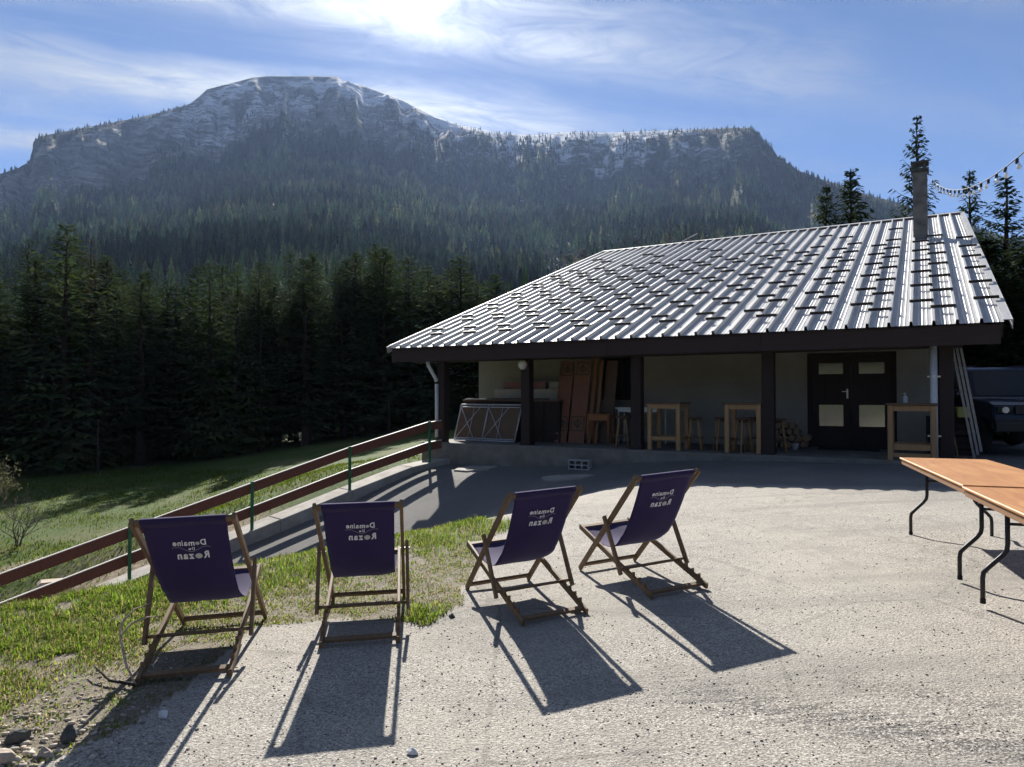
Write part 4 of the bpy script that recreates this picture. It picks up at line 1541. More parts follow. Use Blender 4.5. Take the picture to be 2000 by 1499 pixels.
# painted wooden panels leaning on the wall
labs = ["tall reddish wooden panel with dark square motifs, in front of its stack", "tall reddish wooden panel with dark square motifs, second beside the front one",
        "reddish wooden panel at the back left of the painted stack", "plain orange plank leaning behind the painted panels", "plain orange plank leaning edge-on right of the painted panels",
        "broad brown board leaning last in the row of panels"]
for k, (x, y, w, zt) in enumerate(((-2.47, 1.10, 0.34, 2.12), (-2.02, 1.08, 0.44, 2.14), (-2.66, 1.32, 0.26, 2.16), (-1.74, 1.24, 0.10, 2.20), (-1.60, 1.34, 0.08, 2.16), (-1.40, 1.55, 0.30, 2.15))):
    e = cthing("leaning_panel", x, y, FZ, 0.02 * k - 0.03, labs[k], "panel", "wooden panels leaning in the porch")
    tilt = Matrix.Rotation(-0.14, 4, 'X') @ Matrix.Rotation(0.045, 4, 'Y')
    th = 0.035
    me_ = MB().box((0, 0, zt / 2), (w, th, zt)).mesh("board")
    me_.transform(tilt)
    link_mesh("board", me_, M['red_wood'] if k < 3 else (M['panel_edge'] if k < 5 else M['old_wood']), e)
    if k < 3:
        for nm, z0, hh in (("upper_motif", zt * 0.90, 0.30), ("lower_motif", zt * 0.235, 0.36)):
            mm = MB()
            ww = w * 0.78
            yy = -th / 2 - 0.005
            for cx, cz, bw, bh in ((0, z0 - hh / 2, ww, 0.025), (0, z0 + hh / 2, ww, 0.025), (-ww / 2, z0, 0.022, hh), (ww / 2, z0, 0.022, hh)):
                mm.box((cx, yy, cz), (bw, 0.008, bh))
            # heart and stem inside the frame
            sgn = -1 if nm == "upper_motif" else 1
            for s_ in (-1, 1):
                mm.beam((0, yy, z0 - sgn * hh * 0.32), (s_ * ww * 0.30, yy, z0 + sgn * 0.02), 0.03, 0.008, up=(0, -1, 0))
                mm.beam((s_ * ww * 0.30, yy - 0.002, z0 + sgn * 0.02), (0, yy - 0.002, z0 + sgn * hh * 0.26), 0.03, 0.008, up=(0, -1, 0))
            mm.box((0, yy - 0.001, z0), (0.03, 0.008, hh * 0.4))
            me2 = mm.mesh(nm)
            me2.transform(tilt)
            link_mesh(nm, me2, M['motif'], e)
        for z0 in (zt * 0.11, zt * 0.99):
            me2 = MB().box((0, -th / 2 - 0.012, z0), (w * 0.98, 0.03, 0.04)).mesh("batten")
            me2.transform(tilt)
            link_mesh("batten", me2, M['red_wood'], e)

# folded table frames with crossed braces leaning against a stack of boards
for k, (x, y, lab) in enumerate(((-4.82, 0.52, "left of two white tube frames with crossed braces leaning in the porch"), (-3.86, 0.40, "right of two white tube frames with crossed braces leaning in the porch"))):
    e = cthing("brace_frame", x, y, FZ + 0.03, 0.0, lab, "frame", "white crossed frames in the porch")
    e.rotation_euler[0] = 0.0
    tl = Matrix.Rotation(-0.16, 4, 'X') @ Matrix.Shear('XY', 4, (0.0, 0.0))
    sh = 0.16
    w, h = 1.0, 0.96

    def P(a, b, yy=0.0):
        return tl @ Vector((a + sh * b / h * 0.9 - 0.08, yy, b))
    for nm, segs, r_ in (("frame_tube", [((-w / 2, 0), (w / 2, 0)), ((-w / 2, h), (w / 2, h)), ((-w / 2, 0), (-w / 2, h)), ((w / 2, 0), (w / 2, h))], 0.018),
                         ("inner_tube", [((-w / 2 + 0.06, 0.05), (w / 2 - 0.04, 0.05)), ((-w / 2 + 0.05, h - 0.07), (w / 2 - 0.04, h - 0.07))], 0.015),
                         ("cross_brace", [((-w / 2 + 0.03, 0.05), (0.12, h - 0.08)), ((-w / 2 + 0.03, h - 0.08), (0.12, 0.05))], 0.011),
                         ("upright", [((-0.06, 0.03), (-0.06, h - 0.08))], 0.008)):
        for j, (p0, p1) in enumerate(segs):
            yy = -0.03 * j if nm == "cross_brace" else 0
            MB().tube([P(p0[0], p0[1], yy), P(p1[0], p1[1], yy)], r_, 8).build(nm, M['white_metal'], e, True)
    me_ = MB().box((0.0, 0.035, h / 2), (w - 0.03, 0.012, h - 0.04)).mesh("folded_top")
    for v in me_.vertices:
        v.co = P(v.co.x, v.co.z, v.co.y)
    link_mesh("folded_top", me_, M['old_wood'], e)

# long counter behind the frames with boards on it
e = cthing("storage_counter", -3.95, 1.55, FZ, 0, "long low storage counter of dark boards behind the white frames", "counter")
MB().box((0, 0, 1.085), (3.0, 1.1, 0.05)).build("top", M['old_wood'], e)
for k in range(7):
    MB().box((-1.30 + 0.42 * k, -0.44, 0.53), (0.40, 0.03, 1.06)).build("front_board", M['dark_wood'], e)
MB().box((-1.47, 0, 0.53), (0.03, 1.0, 1.06)).build("side_board", M['dark_wood'], e)
MB().box((1.47, 0, 0.53), (0.03, 1.0, 1.06)).build("side_board", M['dark_wood'], e)
for nm, x, y, z, sx, sy, sz, rz, mat, lab in (
        ("board", -4.95, 1.02, FZ + 1.125, 0.62, 0.40, 0.03, 0.25, 'pale_board', "pale square board end lying in the sun on the counter"),
        ("board", -3.75, 1.25, FZ + 1.13, 1.60, 0.35, 0.035, 0.0, 'old_wood', "long brown board lying along the counter's front"),
        ("long_box", -3.60, 1.85, FZ + 1.255, 2.5, 0.25, 0.29, 0.0, 'cream_board', "long cream plank set on edge on the counter"),
        ("pink_plank", -4.0, 1.98, FZ + 1.50, 1.35, 0.10, 0.20, 0.0, 'pink_board', "pinkish plank standing on the cream plank"),
        ("cream_block", -3.02, 1.98, FZ + 1.50, 0.40, 0.10, 0.20, 0.0, 'cream_board', "short cream block on the long cream plank, right of the pinkish plank")):
    e = cthing(nm, x, y, z, rz, lab, "board")
    MB().box((0, 0, 0), (sx, sy, sz)).build("plank", M[mat], e, bevel=0.006)
    MB().box((0, 0.0, sz / 2 + 0.004), (0.06, sy * 0.98, 0.008)).build("cleat", M['old_wood'], e)

# firewood
e = cthing("firewood_pile", 2.95, 2.10, FZ, 0, "small heap of split firewood against the wall left of the door", "firewood")
fr_ = random.Random(9)
for lvl, n in enumerate((5, 5, 4, 3)):
    for k in range(n):
        a = fr_.uniform(0.07, 0.095)
        mb = MB()
        pts = [(a * math.cos(t), a * math.sin(t)) for t in (0.1, 1.0, 1.9, 2.8)] + [(-a * 0.3, -a * 0.75), (a * 0.5, -a * 0.7)]
        rot = fr_.uniform(0, 6.28)
        mb.prism([(x * math.cos(rot) - y * math.sin(rot), x * math.sin(rot) + y * math.cos(rot)) for x, y in pts], -0.2, 0.2)
        me_ = mb.mesh("log")
        me_.transform(Matrix.Translation((-0.26 + 0.15 * k + 0.06 * (lvl % 2) + fr_.uniform(-0.01, 0.01), fr_.uniform(-0.03, 0.03), 0.09 + 0.145 * lvl)) @ Matrix.Rotation(R(90), 4, 'X'))
        link_mesh("log", me_, M['log_end'], e)
# cup by the door
e = cthing("small_pot", 3.16, 1.55, FZ, 0, "small pale pot on the porch floor by the firewood", "pot")
MB().lathe([(0.05, 0), (0.07, 0.12), (0.075, 0.13), (0.062, 0.13), (0.05, 0.02)], 16).build("pot_body", M['pipe_white'], e, True)
MB().lathe([(0.078, 0.115), (0.080, 0.125), (0.078, 0.135)], 16).build("rim", M['pipe_white'], e, True)

# hollow block lying in front of the slab
e = cthing("hollow_block", -1.08, -0.72, 0, 0.06, "grey hollow concrete block lying by the porch step", "block")
e.location.z = float(ground_z(e.location.x, e.location.y)) + 0.0
mb = MB()
bw, bh, bd = 0.50, 0.22, 0.22
for z in (0.013, bh / 2, bh - 0.013):
    mb.box((0, 0, z), (bw, bd, 0.024))
for i in range(4):
    for z in (0.025 + (bh / 2 - 0.037) / 2, bh / 2 + 0.012 + (bh / 2 - 0.037) / 2):
        mb.box((-bw / 2 + 0.014 + i * (bw - 0.028) / 3, 0, z), (0.026, bd - 0.004, bh / 2 - 0.037))
mb.build("hollow_body", M['block'], e)
MB().box((0, bd / 2 - 0.01, bh / 2), (bw - 0.06, 0.012, bh - 0.05)).build("back_web", M['block'], e)

# broken flat slabs on the ground
for x, y, sc, lab in ((-0.95, -1.75, 0.62, "flat pale concrete slab on the shaded yard below the hollow block"), (-3.70, -0.95, 0.60, "flat grey slab on the ground near the left end of the porch")):
    e = cthing("flat_slab", x, y, 0, 0.4, lab, "slab")
    gx0, gy0 = e.location.x, e.location.y
    g2 = random.Random(int(x * 100))
    poly = [(sc * math.cos(a) * g2.uniform(0.8, 1.1), sc * 0.62 * math.sin(a) * g2.uniform(0.8, 1.1)) for a in (0.2, 1.0, 1.9, 2.7, 3.5, 4.3, 5.3)]
    mb = MB()
    n = len(poly)
    cc, ss = math.cos(e.rotation_euler[2]), math.sin(e.rotation_euler[2])
    tops = []
    for px0, py0 in poly:
        tops.append((px0, py0, float(ground_z(gx0 + px0 * cc - py0 * ss, gy0 + px0 * ss + py0 * cc)) + 0.035))
    mb.add([(a, b, c - 0.15) for a, b, c in tops] + tops, [tuple(range(n - 1, -1, -1)), tuple(range(n, 2 * n))] + [(i, (i + 1) % n, n + (i + 1) % n, n + i) for i in range(n)])
    mb.build("slab_body", M['concrete'], e)

# ================================================================== things right of the chalet
# ladder
M['ladder'] = plain('dull_aluminium', (0.40, 0.40, 0.40), (0.28, 0.28, 0.28), 10, 0.4, 0.6, 0.05)
e = empty("ladder", (9.15, 13.95, 0.40), R(-33.7), "aluminium triple extension ladder leaning at the chalet's right corner", "ladder")
lean = Matrix.Rotation(R(-9), 4, 'Y')
for k in range(3):
    off = 0.068 * (k - 1)
    for s in (-0.20, 0.20):
        MB().beam(lean @ Vector((off, s, 0.0 + 0.06 * k)), lean @ Vector((off, s, 2.30 - 0.06 * k)), 0.022, 0.040, up=(1, 0, 0)).build("stile", M['ladder'], e)
    for j in range(8):
        MB().tube([lean @ Vector((off, -0.225, 0.18 + 0.28 * j)), lean @ Vector((off, 0.225, 0.18 + 0.28 * j))], 0.015, 8).build("rung", M['ladder'], e, True)

# broom
e = empty("broom", (8.25, 13.35, 0.40), R(-30), "broom with a thin wooden stick leaning by the downpipe post", "broom")
MB().tube([(0.10, 0, 0.06), (-0.10, 0.1, 1.45)], 0.013, 8).build("stick", M['bar_wood'], e, True)
MB().box((0.10, 0, 0.06), (0.32, 0.06, 0.05)).build("head", M['old_wood'], e)
MB().box((0.10, 0, 0.0), (0.30, 0.07, 0.08)).build("bristles", M['black_metal'], e)

# dark stack of crates with two yellow boxes standing in for sunlit patches
for k, (x, y, z, lab) in enumerate(((8.95, 14.55, 0.4, "dark wooden crate at the bottom of the stack behind the ladder"), (8.98, 14.60, 0.80, "dark wooden crate on top of another behind the ladder"))):
    e = empty("wooden_crate", (x, y, z), R(-28), lab, "crate", "crates behind the ladder")
    for s in range(3):
        MB().box((0, -0.28, 0.07 + 0.13 * s), (0.8, 0.02, 0.11)).build("slat", M['dark_wood'], e)
        MB().box((0, 0.28, 0.07 + 0.13 * s), (0.8, 0.02, 0.11)).build("slat", M['dark_wood'], e)
    for sx in (-0.38, 0.38):
        MB().box((sx, 0, 0.2), (0.04, 0.52, 0.38)).build("end_board", M['dark_wood'], e)
    MB().box((0, 0, 0.02), (0.72, 0.52, 0.02)).build("bottom", M['dark_wood'], e)
for x, y, s, lab in ((8.72, 14.22, 0.16, "small yellow box standing in for a sunlit patch, at the left on the dark crates"), (8.98, 14.16, 0.19, "larger yellow box standing in for a sunlit patch, at the right on the dark crates")):
    e = empty("sunlit_patch_box", (x, y, 1.18), R(-20), lab, "box", "yellow sunlit-patch boxes on the crates")
    MB().box((0, 0, s / 2), (s * 1.1, s, s)).build("box_body", M['yellow'], e, bevel=0.01)
    MB().box((0, 0, s + 0.008), (s * 1.16, s * 1.06, 0.02)).build("lid", M['yellow'], e, bevel=0.004)


# ---- dark blue off-road car
def car(loc, rz):
    e = empty("parked_car", loc, rz, "dark blue off-road car parked in the shade right of the chalet", "car")
    # local: x across, -y is the nose, z up
    W = 0.90
    prof = [(-2.20, 0.50), (-2.20, 0.78), (-2.14, 1.02), (-1.95, 1.10), (-0.95, 1.17), (-0.45, 1.82), (-0.25, 1.88), (1.95, 1.88), (2.10, 1.78), (2.20, 1.10), (2.20, 0.50)]
    mb = MB()
    n = len(prof)

    def wid(y, z):
        return W * (1.0 - 0.16 * max(0, (z - 1.12) / 0.76)) * (0.96 if y < -2.0 else 1.0)
    vs = [(-wid(y, z), y, z) for y, z in prof] + [(wid(y, z), y, z) for y, z in prof]
    mb.add(vs, [tuple(range(n)), tuple(range(2 * n - 1, n - 1, -1))] + [(i, n + i, n + (i + 1) % n, (i + 1) % n) for i in range(n)])
    mb.build("body", M['car_paint'], e, bevel=0.035)
    # windscreen
    MB().add([(-0.74, -0.915, 1.23), (0.74, -0.915, 1.23), (0.66, -0.50, 1.77), (-0.66, -0.50, 1.77)], [(0, 1, 2, 3)]).build("windscreen", M['pane'], e)
    for s in (-1, 1):
        for y0, y1 in ((-0.62, 0.35), (0.42, 1.25), (1.32, 2.0)):
            MB().add([(s * 0.893, y0 - (0.15 if y0 < 0 else 0), 1.20), (s * 0.893, y1, 1.20), (s * 0.795, y1, 1.74), (s * 0.795, y0 + 0.12, 1.74)], [(0, 1, 2, 3)]).build("side_window", M['pane'], e)
        hl = MB().box((s * 0.66, -2.19, 0.93), (0.28, 0.06, 0.15)).build("headlight", M['pane'], e, bevel=0.02)
        MB().lathe([(0.06, 0), (0.065, 0.02)], 14).build("reflector", M['alu'], hl).matrix_local = Matrix.Translation((s * 0.66, -2.222, 0.93)) @ Matrix.Rotation(R(90), 4, 'X')
        mr = MB().box((s * 1.0, -0.72, 1.28), (0.20, 0.10, 0.16)).build("mirror", M['car_paint'], e, bevel=0.03)
        for y in (-1.45, 1.35):
            wb = MB().lathe([(0.24, -0.11), (0.37, -0.11), (0.385, 0), (0.37, 0.11), (0.24, 0.11)], 24).build("wheel", M['rubber'], e, True)
            wb.matrix_local = Matrix.Translation((s * 0.86, y, 0.385)) @ Matrix.Rotation(R(90), 4, 'Y')
            MB().lathe([(0.05, -0.115), (0.23, -0.10), (0.235, 0.10), (0.05, 0.115)], 16).build("rim", M['alu'], wb, True)
    gr = MB().box((0, -2.21, 0.93), (0.95, 0.04, 0.16)).build("grille", M['black_metal'], e)
    for k in range(5):
        MB().box((-0.36 + 0.18 * k, -2.235, 0.93), (0.06, 0.02, 0.14)).build("grille_bar", M['black_metal'], gr)
    MB().box((0, -2.24, 0.58), (1.76, 0.14, 0.22)).build("bumper", M['black_metal'], e, bevel=0.03)
    MB().box((0, -2.32, 0.60), (0.50, 0.012, 0.11)).build("number_plate", M['pipe_white'], e)
    MB().box((-0.5, 0.8, 1.905), (0.04, 2.0, 0.04)).box((0.5, 0.8, 1.905), (0.04, 2.0, 0.04)).build("roof_rail", M['black_metal'], e)
    return e


car((11.25, 16.5, 0.39), R(-14))

# ================================================================== fence along the ramp
def kerb_top(q):
    return -0.10 - 0.27 * (q + math.sqrt(q * q + 0.5)) / 2 + 0.17


fence = empty("ramp_fence", (FQ0[0], FQ0[1], 0), 0, "two-rail brown board fence on green posts running down the ramp", "fence")


def fpos(q, p, z):
    return Vector((FD[0] * q + FN[0] * p, FD[1] * q + FN[1] * p, z))


PQ = [0.0, 2.28, 4.58, 6.90, 9.20, 11.5]
for q in PQ:
    zb = kerb_top(q)
    MB().beam(fpos(q, 0.02, zb - 0.05), fpos(q, 0.02, zb + 1.0), 0.055, 0.055, up=tuple(fpos(0, 1, 0))).build("post", M['green_paint'], fence, bevel=0.006)
segs = [(-0.42, 0.0)] + list(zip(PQ[:-1], PQ[1:]))
for (qa, qb) in segs:
    for dz, nm in ((0.86, "rail"), (0.36, "rail")):
        za = kerb_top(qa) + dz + (0.0 if qa > -0.5 else 0.0)
        zb = kerb_top(qb) + dz
        sg = random.uniform(-0.012, 0.012)
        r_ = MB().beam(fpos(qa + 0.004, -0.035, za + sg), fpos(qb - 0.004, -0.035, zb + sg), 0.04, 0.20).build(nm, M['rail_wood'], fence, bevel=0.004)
        MB().beam(fpos(qa + 0.01, -0.035, za + sg + 0.108), fpos(qb - 0.01, -0.035, zb + sg + 0.108), 0.055, 0.014).build("sunlit_edge", M['pale_board'], r_)  # pale strip gives the rail's top edge its sunlit look by colour

# low concrete kerb wall under the fence
kerb = empty("ramp_kerb", (FQ0[0], FQ0[1], 0), 0, "low pale concrete kerb wall under the ramp fence", "kerb")
qs = [-0.9, 0.6, 2.28, 4.0, 5.7, 7.4, 9.1, 10.8, 12.5]
for qa, qb in zip(qs[:-1], qs[1:]):
    mb = MB()
    ws = [(-0.46, -0.6), (0.14, -0.6), (0.14, 0.0), (-0.46, 0.0)]
    vs = [fpos(qa + 0.004, p, kerb_top(qa) + dz) for p, dz in ws] + [fpos(qb - 0.004, p, kerb_top(qb) + dz) for p, dz in ws]
    mb.add(vs, [(3, 2, 1, 0), (4, 5, 6, 7), (0, 1, 5, 4), (1, 2, 6, 5), (2, 3, 7, 6), (3, 0, 4, 7)])
    mb.build("kerb_segment", M['concrete'], kerb, bevel=0.015)


# ================================================================== deck chairs
def chair_curve():
    P0, P1, P2, P3 = np.array([-0.44, 0.935]), np.array([-0.07, 0.27]), np.array([0.12, 0.20]), np.array([0.55, 0.375])
    t = np.linspace(0, 1, 41)[:, None]
    return (1 - t) ** 3 * P0 + 3 * (1 - t) ** 2 * t * P1 + 3 * (1 - t) * t * t * P2 + t ** 3 * P3


def text_mesh(s, size, off=0.0):
    cu_ = bpy.data.curves.new("lettering", 'FONT')
    cu_.body = s
    cu_.size = size
    cu_.offset = off
    cu_.resolution_u = 4
    ob = bpy.data.objects.new("lettering", cu_)
    COL.objects.link(ob)
    bpy.context.view_layer.update()
    dg = bpy.context.evaluated_depsgraph_get()
    m_ = bpy.data.meshes.new_from_object(ob.evaluated_get(dg))
    v = np.array([tuple(p.co) for p in m_.vertices])
    f = [tuple(p.vertices) for p in m_.polygons]
    COL.objects.unlink(ob)
    bpy.data.objects.remove(ob)
    bpy.data.curves.remove(cu_)
    bpy.data.meshes.remove(m_)
    return v, f


def disc(cx, cy, r, n=18, ry=None):
    ry = ry or r
    return np.array([(cx + r * math.cos(2 * math.pi * k / n), cy + ry * math.sin(2 * math.pi * k / n), 0) for k in range(n)]), [tuple(range(n))]


def fit(vf, x0, x1, y0, y1=None):
    v, f = vf
    w = v[:, 0].max() - v[:, 0].min()
    k = (x1 - x0) / w
    ky = k if y1 is None else (y1 - y0) / (v[:, 1].max() - v[:, 1].min())
    v = v.copy()
    v[:, 0] = (v[:, 0] - v[:, 0].min()) * k + x0
    v[:, 1] = (v[:, 1] - (v[:, 1].min() if y1 is not None else 0)) * ky + y0
    return v, f


# logo laid out as read from the front: x to the right, y up, about 0.22 m wide
LOGO = []
def word(txt, spans, y0, xh, cap, off):
    """each letter its own piece, set between the given x limits"""
    for ch_, (x0, x1) in zip(txt, spans):
        LOGO.append(('w', fit(text_mesh(ch_, 1.0, off), x0, x1, y0, y0 + (cap if ch_ in "DRi" else xh))))


word("D", [(-0.092, -0.058)], 0.038, 0, 0.046, 0.03)
LOGO.append(('g', disc(-0.041, 0.0535, 0.0125)))
word("maine", [(-0.024, 0.012), (0.018, 0.040), (0.0455, 0.0515), (0.057, 0.078), (0.083, 0.106)], 0.038, 0.030, 0.042, 0.03)
word("De", [(-0.020, -0.002), (0.002, 0.018)], 0.004, 0.015, 0.022, 0.03)
word("R", [(-0.098, -0.062)], -0.068, 0, 0.058, 0.035)
LOGO.append(('g', disc(-0.036, -0.0465, 0.0215)))
word("zan", [(-0.008, 0.024), (0.030, 0.058), (0.065, 0.093)], -0.068, 0.042, 0.058, 0.035)
wx = np.linspace(-0.115, 0.115, 33)
wy = np.where(np.abs(wx) < 1, 0.012 - 0.020 * np.cos(wx / 0.115 * math.pi * 1.25) * np.exp(-(wx / 0.09) ** 2 * 0.3), 0)
wv = np.concatenate([np.stack([wx, wy + 0.0014, 0 * wx], -1), np.stack([wx, wy - 0.0014, 0 * wx], -1)])
LOGO.append(('l', (wv, [(i, i + 33, i + 34, i + 1) for i in range(32)])))


def densify(v, f, cell=0.012):
    """cut lettering into strips so it can follow the cloth"""
    bm = bmesh.new()
    vs = [bm.verts.new(tuple(p)) for p in v]
    for q in f:
        try:
            bm.faces.new([vs[i] for i in q])
        except ValueError:
            pass
    y0, y1 = v[:, 1].min(), v[:, 1].max()
    y = y0 + cell
    while y < y1:
        bmesh.ops.bisect_plane(bm, geom=list(bm.verts) + list(bm.edges) + list(bm.faces), plane_co=(0, y, 0), plane_no=(0, 1, 0))
        y += cell
    bm.verts.index_update()
    V_ = np.array([tuple(p.co) for p in bm.verts])
    F_ = [tuple(q.index for q in fc.verts) for fc in bm.faces]
    bm.free()
    return V_, F_


LOGO = [(k, densify(*vf)) for k, vf in LOGO]


def deck_chair(loc, yaw, recline, label, sag=0.0):
    z0 = float(ground_z(loc[0], loc[1]))
    e = empty("deck_chair", (loc[0], loc[1], z0 + 0.004), R(yaw), label, "deck chair", "deck chairs facing the mountain")
    # follow the tilt of the ground
    h = 0.5
    fw = Vector((-math.sin(R(yaw)), math.cos(R(yaw))))
    sd = Vector((math.cos(R(yaw)), math.sin(R(yaw))))
    zf_ = float(ground_z(loc[0] + fw.x * h, loc[1] + fw.y * h)) - float(ground_z(loc[0] - fw.x * h, loc[1] - fw.y * h))
    zs_ = float(ground_z(loc[0] + sd.x * 0.25, loc[1] + sd.y * 0.25)) - float(ground_z(loc[0] - sd.x * 0.25, loc[1] - sd.y * 0.25))
    e.rotation_euler = (math.atan(zf_ / 1.0), -math.atan(zs_ / 0.5), R(yaw))
    W = M['chair_wood']
    L = 1.385
    ang = R(recline)
    F0 = Vector((0, 0.56, 0.025))
    Tp = Vector((0, 0.56 - L * math.cos(ang), 0.025 + L * math.sin(ang)))
    S0, S1 = Vector((0, 0.575, 0.385)), Vector((0, -0.575, 0.022))
    pv = F0.lerp(Tp, 0.56)
    nb = S1.lerp(S0, 0.315)
    pb = Vector((0, nb.y + 0.0, nb.z + 0.028))
    pdir = (pb - pv).normalized()

    def at(v, x):
        return Vector((x, v.y, v.z))
    dT = (Tp - F0).normalized()
    for s in (-1, 1):
        MB().beam(at(F0 - dT * 0.02, s * 0.280), at(Tp + dT * 0.025, s * 0.280), 0.024, 0.046, bev=0.004).build("back_rail", W, e)
        MB().beam(at(S0, s * 0.247), at(S1, s * 0.247), 0.024, 0.046, bev=0.004).build("seat_rail", W, e)
        MB().beam(at(pv - pdir * 0.05, s * 0.312), at(pb + pdir * 0.045, s * 0.312), 0.024, 0.042, bev=0.004).build("prop_rail", W, e)
        # notches cut along the rear of the seat rails
        nd = (S0 - S1).normalized()
        nu = Vector((0, -nd.z, nd.y))
        for k in range(4):
            c = S1 + nd * (0.10 + 0.085 * k + 0.02) + nu * 0.034
            mb = MB()
            a_, b_, c_ = c - nd * 0.020 - nu * 0.012, c + nd * 0.030 - nu * 0.012, c - nd * 0.012 + nu * 0.018
            vs = [at(a_, s * 0.247 - 0.011), at(b_, s * 0.247 - 0.011), at(c_, s * 0.247 - 0.011), at(a_, s * 0.247 + 0.011), at(b_, s * 0.247 + 0.011), at(c_, s * 0.247 + 0.011)]
            mb.add(vs, [(0, 1, 2), (5, 4, 3), (0, 3, 4, 1), (1, 4, 5, 2), (2, 5, 3, 0)])
            mb.build("notch", W, e)
        MB().tube([at(pv, s * 0.262), at(pv, s * 0.330)], 0.006, 6).build("pivot_bolt", M['alu'], e)
    MB().beam(at(Tp, -0.268), at(Tp, 0.268), 0.020, 0.048, up=tuple(dT)).build("top_bar", W, e)
    MB().beam(at(F0 + dT * 0.045, -0.268), at(F0 + dT * 0.045, 0.268), 0.022, 0.036, up=tuple(dT)).build("crossbar", W, e)
    nd = (S0 - S1).normalized()
    MB().beam(at(S1 + nd * 0.05, -0.235), at(S1 + nd * 0.05, 0.235), 0.022, 0.036, up=tuple(nd)).build("crossbar", W, e)
    MB().beam(at(S0 - nd * 0.02, -0.235), at(S0 - nd * 0.02, 0.235), 0.022, 0.036, up=tuple(nd)).build("crossbar", W, e)
    MB().tube([at(pb, -0.300), at(pb, 0.300)], 0.012, 8).build("prop_bar", W, e, True)
    # canvas hung from the top bar to the front of the seat
    C = chair_curve()
    C = C + np.array([[Tp.y + 0.44 - 0.006, Tp.z - 0.935 + 0.012]]) * np.linspace(1, 0, 41)[:, None]
    C[:, 1] -= sag * np.sin(np.linspace(0, math.pi, 41))
    seg = np.hypot(*np.diff(C, axis=0).T)
    arc = np.concatenate([[0], np.cumsum(seg)])
    tan = np.gradient(C, axis=0)
    tan /= np.linalg.norm(tan, axis=1)[:, None]
    nor = np.stack([tan[:, 1], -tan[:, 0]], -1)        # points to the rear / underside
    nw = 15
    verts, faces = [], []
    for i in range(41):
        f_ = i / 40
        for j in range(nw):
            w = -1 + 2 * j / (nw - 1)
            half = 0.233 - 0.010 * math.sin(math.pi * f_)
            dip = 0.012 * math.sin(math.pi * f_) * (1 - w * w) + 0.003 * math.sin(9 * f_ + 4 * w)
            crease = 0.006 * math.sin(math.pi * f_) * abs(w) ** 3 * math.sin(17 * f_ + 60 * sag + 2 * w)
            dip += crease * (f_ > 0.35)
            verts.append((w * half, C[i, 0] + nor[i, 0] * dip, C[i, 1] + nor[i, 1] * dip))
    for i in range(40):
        for j in range(nw - 1):
            a = i * nw + j
            faces.append((a, a + 1, a + nw + 1, a + nw))
    me_ = bpy.data.meshes.new("canvas")
    me_.from_pydata(verts, [], faces)
    fab = link_mesh("canvas", me_, M['fabric'], e, True)
    md = fab.modifiers.new("thick", 'SOLIDIFY')
    md.thickness = 0.002
    md.offset = 0
    # hem sleeve round the top bar
    hem = MB()
    ring = []
    for i in range(4):
        ring.append((C[i, 0] + nor[i, 0] * 0.004, C[i, 1] + nor[i, 1] * 0.004))
    hv = []
    cx_, cz_ = Tp.y, Tp.z
    a0 = math.atan2(dT.z, dT.y)
    loop = [(0.014, -0.055), (0.017, 0.0), (0.016, 0.026), (0.0, 0.030), (-0.016, 0.026), (-0.017, 0.0), (-0.013, -0.055)]
    dn = Vector((0, dT.z, -dT.y))
    pts_ = [Tp + dT * b + dn * a for a, b in loop]
    vs = [at(p, -0.236) for p in pts_] + [at(p, 0.236) for p in pts_]
    n = len(pts_)
    hem.add(vs, [(i, i + 1, n + i + 1, n + i) for i in range(n - 1)])
    hem.build("hem", M['fabric'], fab, True)
    # printed lettering, read from the seat side, so reversed from behind
    mid_l = 0.240
    for key, mname, nm in (('w', 'print_white', "letter"), ('g', 'print_grey', "round_letter"), ('l', 'print_line', "wave_line")):
        for k_, (v, f) in LOGO:
            if k_ != key:
                continue
            Vv, Ff = [], []
            b0 = 0
            for p in v:
                l_ = mid_l - p[1] * 1.02
                yy = np.interp(l_, arc, C[:, 0])
                zz_ = np.interp(l_, arc, C[:, 1])
                n_y, n_z = np.interp(l_, arc, nor[:, 0]), np.interp(l_, arc, nor[:, 1])
                f_ = np.interp(l_, arc, np.linspace(0, 1, 41))
                w_ = -p[0] * 0.95 + 0.012
                wn_ = w_ / 0.23
                dip = 0.012 * math.sin(math.pi * f_) * (1 - wn_ * wn_) + 0.003 * math.sin(9 * f_ + 4 * wn_) + 0.0032
                Vv.append((w_, yy + n_y * dip, zz_ + n_z * dip))
            Ff += [tuple(i + b0 for i in q) for q in f]
            m_ = bpy.data.meshes.new(nm)
            m_.from_pydata(Vv, [], Ff)
            link_mesh(nm, m_, M[mname], fab)
    return e


deck_chair((-1.99, 4.67), 11.0, 39.5, "leftmost deck chair, standing on the grass edge in front of the fence", 0.006)
deck_chair((-1.07, 5.20), 8.5, 38.8, "second deck chair from the left, front feet on the grass", -0.012)
deck_chair((0.095, 5.57), 22.0, 38.8, "third deck chair from the left, standing on bare gravel beside the grass", 0.0)
deck_chair((1.08, 5.99), 21.0, 39.2, "rightmost deck chair, its pale seat front showing", 0.014)


